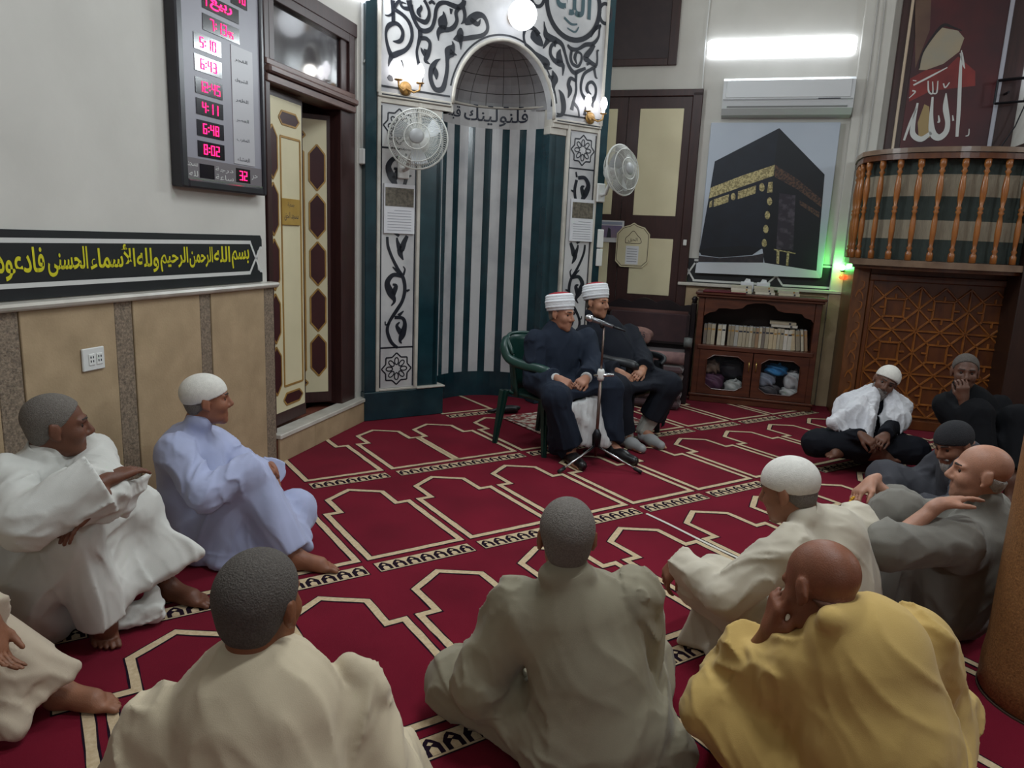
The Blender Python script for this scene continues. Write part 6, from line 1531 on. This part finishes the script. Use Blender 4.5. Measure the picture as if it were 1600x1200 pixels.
E_.sheet(E_.J['knL'], E_.J['anL'] + V(-.05, -.1, 0), GZ(E_.J['pel'] + V(-.2, .05, 0), .04), .03)
E_.build(eyes=False); E_.collar(); E_.hair(GREYH, t=.006)
# mustard robe, bald, resting his head on his hand
Fm = Man('bald man in a mustard robe seen from behind resting his head on his hand', skin('brown3', (134, 82, 58)), cloth('mustard', (200, 168, 102), (188, 156, 92)),
         dict(pel=(1.0, 1.60, .17), chest=P(1352, 1018, 1.68), head=P(1283, 915, 1.74), shL=P(1258, 1035, 1.72), shR=P(1432, 1002, 1.80), elL=P(1160, 1110, 1.9), wrL=P(1204, 988, 1.80), elR=P(1500, 1150, 1.9), wrR=(1.10, 2.12, .30),
              knL=P(1128, 1110, 1.95), knR=(1.28, 2.08, .22), anL=(.80, 2.15, .08), anR=(1.0, 2.12, .08)), (V(-.42, .80, -.42), V(-.1, .42, .9)), h=.0065, hr=.0075)
Fm.hand('L', P(1222, 900, 1.78) - P(1204, 988, 1.80), V(1, -.1, .1), .42, -1, spread=.05, sc=1.12).hand('R', V(-.3, .8, -.2), V(0, 0, -1), .4, -1).foot('L', (1.02, 2.25, .01), -1).foot('R', (.78, 2.22, .01), 1)
Fm.dress(tr=.18, tb=.205, sleeve=(.092, .09, .085), cuff=(1, .72), leg=(.12, .082, .08), neck=.066, fold=.014, ka=.022)
Fm.sheet(Fm.J['knL'], Fm.J['elL'], P(1260, 1190, 1.72), .02, amp=.02).sheet(Fm.J['knL'], P(1260, 1190, 1.72), GZ(P(1180, 1195, 1.75), .02), .02, amp=.015).sheet(Fm.J['knL'], Fm.J['shL'] + V(0, .05, -.1), Fm.J['elL'], .015, amp=.015)
Fm.sheet(Fm.J['shL'], Fm.J['elL'], Fm.J['pel'] + V(-.12, .08, .0), .05, amp=.014)
Fm.robe += [Cap(Fm.T(-.06, -.07, -.075), Fm.T(.06, -.07, -.075), .034, .034, .02)]
Fm.build(eyes=False); Fm.collar(); Fm.hair(mat('stubble_brown', (104, 68, 52), (84, 56, 44), rough=.8, scale=120), t=.0012, top=((0, -.09, -.045), (0, -.25, 1)))
# white cap, cream robe, side view
G = Man('man in a cream robe and white cap sitting sideways with one arm on his knee', skin('tan3', (152, 104, 80)), cloth('ivory', (206, 196, 178)),
        dict(pel=(1.32, 2.66, .15), chest=P(1290, 845, 2.62), head=P(1233, 765, 2.62), shL=P(1238, 856, 2.48), shR=P(1338, 818, 2.78), elL=P(1150, 930, 2.5), wrL=P(1060, 876, 2.74), elR=(1.5, 3.05, .3), wrR=(1.18, 2.98, .26),
             knL=P(1085, 905, 2.80), knR=(1.7, 3.4, .05), anL=(1.05, 2.45, .09), anR=(1.0, 3.0, .08)), (V(-.72, .62, -.30), V(-.15, .1, 1)), h=.0072, hr=.008)
G.hand('L', P(1036, 905, 2.76) - P(1060, 876, 2.74), V(.6, .3, -.7), .45, 1).hand('R', V(-.6, .5, -.3), V(0, 0, -1), .4, -1).foot('L', (1.27, 2.40, .012), -1).foot('R', (.95, 3.2, .01), 1)
G.dress(tr=.18, tb=.20, sleeve=(.085, .074, .055), leg=(.125, .098, .088), shin_end=(1, 1), fold=.012)
G.robe += [Cap(G.T(-.05, -.055, -.10), G.T(.05, -.055, -.10), .034, .034, .02)]
G.sheet(G.J['knL'], G.J['anL'], G.J['pel'] + V(0, -.08, -.05), .035).sheet(G.J['knL'] + V(-.04, .02, -.05), GZ(P(1070, 940, 2.72), .015), GZ(P(1150, 975, 2.62), .015), .015)
G.sheet(GZ(P(1120, 975, 2.62), .01), GZ(P(1230, 1016, 2.55), .01), G.J['anL'], .02)
G.robe += [Cap(P(1090, 915, 2.74), P(1215, 985, 2.48), .085, .09, .05, fold=(.013, .4, .07), seed=21)]
G.build(); G.collar(); G.hair(GREYH, t=.004).cap(KUFI)
# grey robe, bald, by the pillar, prayer beads
Hm = Man('bald man in a grey robe by the stone pillar holding yellow prayer beads', skin('fair', (186, 136, 112)), cloth('grey', (124, 120, 112)),
         dict(pel=(1.95, 2.95, .15), chest=P(1540, 838, 2.88), head=P(1532, 738, 2.86), shL=P(1496, 842, 2.70), shR=P(1545, 800, 3.06), elL=P(1392, 860, 2.66), wrL=P(1468, 788, 2.70), elR=P(1460, 785, 3.1), wrR=P(1362, 752, 3.14),
              knL=P(1402, 800, 2.95), knR=P(1378, 770, 3.14), anL=(1.60, 2.93, .10), anR=(1.56, 3.18, .10)), (V(-.93, .34, .02), V(0, 0, 1)), h=.0065, hr=.008)
Hm.hand('L', V(.9, .25, .22), V(.2, -.3, -.9), .2, -1).hand('R', P(1325, 780, 3.10) - P(1362, 752, 3.14), V(.4, -.2, -.8), .5, 1).foot('L', (1.37, 2.99, 0), 1).foot('R', (1.33, 3.24, 0), -1)
Hm.dress(tr=.185, tb=.21, sleeve=(.085, .085, .078), cuff=(.30, .28), leg=(.125, .10, .10), shin_end=(.9, .9), fold=.012)
Hm.sheet(Hm.J['knL'], Hm.J['anL'], Hm.J['pel'] + V(-.1, 0, 0), .04).sheet(Hm.J['knL'], Hm.J['knR'], Hm.J['anL'], .03, amp=.02).sheet(Hm.J['knR'], Hm.J['anR'], Hm.J['anL'], .03)
Hm.build(); Hm.hair(WHITEH, t=.0022, top=((0, -.09, -.02), (0, -.3, 1)))
bd = thing('prayer_beads', 'yellow prayer beads hanging from the hand of the grey robed man', 'beads', loc=tuple(P(1335, 795, 3.10)))
for k in range(18):
    a = 2 * math.pi * k / 18; c = (.02 * math.cos(a) * 1.2, .012 * math.sin(a), .05 * math.sin(a))
    MB().lathe([(.0001, -.007), (.006, -.004), (.007, 0), (.006, .004), (.0001, .007)], c=c, n=8).build('bead', mat('amber_bead', (214, 160, 40), rough=.25), bd, True)
MB().tube([(0, 0, -.05), (.005, 0, -.075), (.0, 0, -.10)], [.004, .007, .003], 8).build('tassel', mat('amber_bead', (214, 160, 40)), bd, True)
# black cap, half hidden
I_ = Man('man in a black knitted cap mostly hidden behind the bald grey robed man', skin('tan4', (148, 100, 78)), cloth('slate', (70, 70, 76)),
         dict(pel=(2.62, 3.98, .15), chest=(2.56, 3.96, .50), head=P(1490, 694, 3.9), shL=(2.48, 3.78, .48), shR=(2.62, 4.14, .48), elL=(2.35, 3.65, .25), wrL=(2.2, 3.82, .25), elR=(2.5, 4.25, .25), wrR=(2.25, 4.12, .25),
              knL=(2.2, 3.72, .24), knR=(2.3, 4.22, .24), anL=(2.25, 4.05, .08), anR=(2.2, 3.92, .08)), (V(-.88, -.30, -.35), V(-.3, 0, 1)), h=.0085, hr=.010)
I_.hand('L', V(-.8, .3, -.2), V(0, 0, -1), .4, -1).hand('R', V(-.8, -.3, -.2), V(0, 0, -1), .4, 1).foot('L', (2.1, 4.2, .01), 1).foot('R', (2.05, 3.85, .01), -1)
I_.dress(); I_.build(); I_.hair(GREYH, t=.004).cap(mat('black_knit', (38, 38, 42), (30, 30, 34), rough=.9, bump=.5, bscale=200), t=.012, p0=(0, .09, .035), n=(0, .3, -1)).beard(WHITEH, t=.004)
# white shawl, cap, by the pulpit
J_ = Man('man with a white shawl and cap sitting cross legged before the pulpit', skin('deep2', (112, 76, 60)), cloth('navyblack', (20, 22, 30)),
         dict(pel=P(1345, 684, 5.52), chest=P(1362, 632, 5.50), head=P(1384, 596, 5.44), shR=P(1325, 636, 5.48), shL=P(1405, 640, 5.58), elR=P(1308, 672, 5.4), wrR=P(1346, 680, 5.06), elL=P(1432, 680, 5.4), wrL=P(1384, 680, 5.08),
              knR=P(1270, 690, 5.3), knL=P(1425, 690, 5.35), anR=P(1372, 704, 5.12), anL=P(1330, 706, 5.24)), (V(-.38, -.90, -.10), V(.36, -.12, .92)), h=.0075, hr=.009)
J_.hand('R', V(.5, -.5, -.3), V(.3, .2, -1), .7, -1).hand('L', V(-.6, -.5, -.2), V(-.2, .2, -1), .7, 1).foot('R', P(1404, 722, 5.10), 1).foot('L', P(1290, 716, 5.1), -1)
J_.dress(tr=.15, tb=.17, leg=(.115, .095, .085), shin_end=(.85, .95), sleeve=(.07, .062, .05), fold=.010)
J_.sheet(J_.J['knR'], J_.J['knL'], J_.J['pel'], .04).sheet(J_.J['knR'], J_.J['anR'] + V(-.1, 0, 0), J_.J['pel'], .04)
J_.build('tunic'); J_.hair(DARKH, t=.004).cap(KUFI, p0=(0, .09, .05), n=(0, .34, -1)).beard(mat('beard_grey', (140, 134, 130), (84, 78, 76), rough=.9, scale=60, bump=.5, bscale=200), t=.03)
SHW = mat('shawl_white', (216, 216, 220), (196, 196, 202), rough=.9, scale=6, bump=.3, bscale=80, sheen=.2)
jr, jl, jc = J_.J['shR'], J_.J['shL'], J_.J['chest']; fwd = unit(V(-.2, -1, 0)); nk = J_.T(0, -.04, -.10)
sh = [Cap(nk + V(-.05, 0, 0), jr + V(0, 0, .03), .05, .075, .05, fold=(.01, .2, .04)), Cap(nk + V(.05, 0, 0), jl + V(0, 0, .03), .05, .075, .05, fold=(.01, .2, .04)),
      Cap(jr, J_.J['elR'] + V(.0, -.0, -.03), .085, .082, .04, fold=(.016, .2, .05)), Cap(jl, J_.J['elL'] + V(0, 0, .03), .085, .09, .04, fold=(.016, .2, .05)),
      Tri(nk + fwd * .09 + V(-.05, 0, 0), P(1300, 660, 5.25), P(1352, 700, 5.16), .022, .05, (.018, .3, .045), (0, 0, 1), 3), Tri(nk + fwd * .09 + V(-.04, 0, 0), P(1352, 700, 5.16), P(1362, 650, 5.20), .02, .04, (.014, .3, .045), (0, 0, 1), 4),
      Tri(nk + fwd * .08 + V(.06, 0, 0), P(1415, 655, 5.3), P(1384, 688, 5.2), .022, .05, (.016, .3, .045), (0, 0, 1), 5), Tri(jr, P(1300, 660, 5.25), nk + fwd * .09 + V(-.05, 0, 0), .025, .05, (.014, .3, .05), (0, 0, 1), 6), Tri(jl, P(1415, 655, 5.3), nk + fwd * .08 + V(.06, 0, 0), .025, .05, (.012, .3, .05), (0, 0, 1), 7)]
J_.extra('shawl', sh, .008, SHW, (), lambda p: .004 * vnoise(p * 90) - .004)
# black robe, chin on hand
K = Man('man in a black robe with his hand on his chin beside the pulpit', skin('deep3', (104, 70, 55)), cloth('black', (15, 16, 20)),
        dict(pel=P(1525, 705, 5.05), chest=P(1515, 630, 5.02), head=P(1508, 580, 4.98), shR=P(1478, 632, 5.0), shL=P(1560, 634, 5.06), elR=P(1530, 690, 4.72), wrR=P(1505, 624, 4.84), elL=P(1590, 690, 4.9), wrL=P(1545, 690, 4.75),
             knR=P(1532, 655, 4.70), knL=P(1590, 680, 4.7), anR=P(1535, 745, 4.62), anL=P(1580, 750, 4.6)), (V(-.42, -.9, -.05), V(0, 0, 1)), h=.0075, hr=.0095)
K.hand('R', V(-.22, -.1, .9), V(.2, .9, .3), .65, 1).hand('L', V(-.3, -.5, -.3), V(0, 0, -1), .4, -1).foot('R', GZ(P(1528, 760, 4.5), 0), 1).foot('L', GZ(P(1575, 765, 4.5), 0), -1)
K.dress(tr=.17, tb=.185, sleeve=(.08, .075, .07), cuff=(.15, 1), leg=(.12, .095, .09), fold=.010)
K.build(); K.hair(DARKH, t=.006)
K.extra('white_pocket_cloth', [Tri(P(1503, 648, 4.82), P(1512, 662, 4.80), P(1502, 672, 4.80), .008, .01)], .005, PAPER)
# seated speakers
BLK = cloth('navy_coat', (34, 42, 56), (28, 35, 48)); INNER = cloth('inner_white', (206, 206, 206))
S1 = Man('turbaned speaker in a dark blue coat seated on the green chair, hands in lap', skin('fair2', (172, 122, 98)), BLK,
         dict(pel=(.33, 5.58, .53), chest=P(872, 532, 5.60), head=P(877, 490, 5.56), shR=P(838, 534, 5.46), shL=P(916, 530, 5.74), elR=P(836, 600, 5.36), wrR=P(872, 592, 5.18), elL=P(940, 585, 5.6), wrL=P(915, 592, 5.26),
              knR=P(868, 628, 5.18), knL=P(950, 618, 5.36), anR=P(890, 700, 5.16), anL=P(952, 690, 5.34)), (V(.80, -.60, -.10), V(.06, 0, 1)), h=.0075, hr=.009)
S1.hand('R', V(.7, -.3, -.25), V(.3, .5, -.8), .75, -1).hand('L', V(-.5, -.75, -.2), V(-.2, .5, -.8), .75, 1).foot('R', (.53, 4.97, 0), 1).foot('L', (.92, 5.14, 0), -1)
S1.dress(tr=.185, tb=.195, sleeve=(.088, .082, .075), cuff=(.86, .86), leg=(.115, .095, .095), shin_end=(.93, .93), fold=.011)
kr, kl_ = S1.J['knR'], S1.J['knL']; pl0 = S1.J['pel']
S1.sheet(kr, P(866, 702, 5.22), P(890, 710, 5.14), .03, amp=.016).sheet(kr, pl0 + V(-.10, -.08, 0), P(866, 702, 5.22), .03, amp=.016).sheet(kl_, P(968, 690, 5.3), P(952, 668, 5.26), .025).sheet(kl_, kr, pl0, .04)
S1.build('coat'); S1.hair(GREYH, t=.003).turban()
S1.extra('inner_robe', [Tri(kr + V(.1, 0, -.08), P(905, 690, 5.16), P(948, 692, 5.28), .03, .04, (.012, .3, .04), (0, 0, 1), 2), Tri(kr + V(.1, 0, -.08), kl_ + V(-.06, 0, -.08), P(948, 692, 5.28), .03, .04, (.012, .3, .04), (0, 0, 1), 3)], .008, INNER)
for k in 'RL':
    dv_ = unit(S1.J['wr' + k] - S1.J['el' + k]); S1.extra('shirt_cuff', [Cap(S1.J['wr' + k] - dv_ * .04, S1.J['wr' + k] - dv_ * .012, .042, .044, .01, cut0=True, cut1=True)], .006, INNER)
S1.extra('collar', [Cap(S1.T(.058, -.02, -.125), S1.T(.05, .03, -.14), .014, .013, .01), Cap(S1.T(.05, .03, -.14), S1.T(.0, .062, -.155), .013, .012, .01), Cap(S1.T(-.058, -.02, -.125), S1.T(-.05, .03, -.14), .014, .013, .01), Cap(S1.T(-.05, .03, -.14), S1.T(.0, .062, -.155), .013, .012, .01)], .005, INNER)
SHOE = mat('black_leather', (24, 22, 24), rough=.35)
def shoe(M_, an, toe, m, nm='shoe'):
    an, toe = np.array(an, float), np.array(toe, float); d = unit(GZ(toe - an, 0)); hl = GZ(toe, 0) - d * .25
    M_.extra(nm, [Cap(hl + V(0, 0, .045), hl + d * .12 + V(0, 0, .045), .045, .045, .03), Cap(hl + d * .10 + V(0, 0, .042), GZ(toe, .036) - d * .02, .046, .036, .03), Cap(hl + V(0, 0, .05), hl + V(0, 0, .09), .042, .042, .03)], .007, m, [((0, 0, .004), (0, 0, -1))])
shoe(S1, S1.J['anR'], (.53, 4.95, 0), SHOE); shoe(S1, S1.J['anL'], (.93, 5.12, 0), SHOE)
S2 = Man('younger turbaned speaker in a black coat seated behind the microphone', skin('fair3', (176, 126, 100)), cloth('black_coat', (28, 31, 40), (24, 27, 35)),
         dict(pel=(.93, 6.05, .54), chest=P(944, 518, 6.12), head=P(933, 472, 6.08), shR=P(912, 526, 6.02), shL=P(984, 524, 6.24), elR=P(915, 580, 5.85), wrR=P(968, 582, 5.66), elL=P(1025, 575, 6.15), wrL=P(1004, 578, 5.74),
              knR=P(965, 612, 5.68), knL=P(1022, 604, 5.86), anR=P(976, 680, 5.66), anL=P(1006, 670, 5.80)), (V(.72, -.68, -.05), V(.05, 0, 1)), h=.0075, hr=.009)
S2.hand('R', V(.6, -.4, -.3), V(.3, .4, -.8), .6, -1).hand('L', V(-.5, -.7, -.2), V(-.2, .5, -.8), .6, 1).foot('R', (1.05, 5.46, 0), 1).foot('L', (1.22, 5.58, 0), -1)
S2.dress(tr=.185, tb=.19, sleeve=(.088, .082, .075), cuff=(.86, .86), leg=(.115, .092, .09), shin_end=(.92, .72), fold=.010)
S2.sheet(S2.J['knL'], P(1036, 664, 5.86), P(1044, 622, 6.0), .022, amp=.014).sheet(S2.J['knR'], P(960, 690, 5.75), S2.J['pel'] + V(-.1, 0, 0), .03).sheet(S2.J['knR'], P(958, 690, 5.72), P(975, 640, 5.66), .025).sheet(S2.J['knL'], S2.J['knR'], S2.J['pel'], .04)
S2.build('coat'); S2.hair(DARKH, t=.003).turban()
S2.extra('trousers', [Cap(S2.J['knR'] + (S2.J['anR'] - S2.J['knR']) * .4, S2.J['anR'], .07, .06, .03, fold=(.01, .2, .04)), Cap(S2.J['knL'] + (S2.J['anL'] - S2.J['knL']) * .4, S2.J['anL'], .07, .06, .03, fold=(.01, .2, .04))], .008, cloth('stone', (176, 172, 164)))
shoe(S2, S2.J['anR'], (1.04, 5.45, 0), mat('slipper_grey', (150, 150, 150), rough=.6), 'slipper'); shoe(S2, S2.J['anL'], (1.21, 5.57, 0), mat('slipper_grey', (150, 150, 150)), 'slipper')
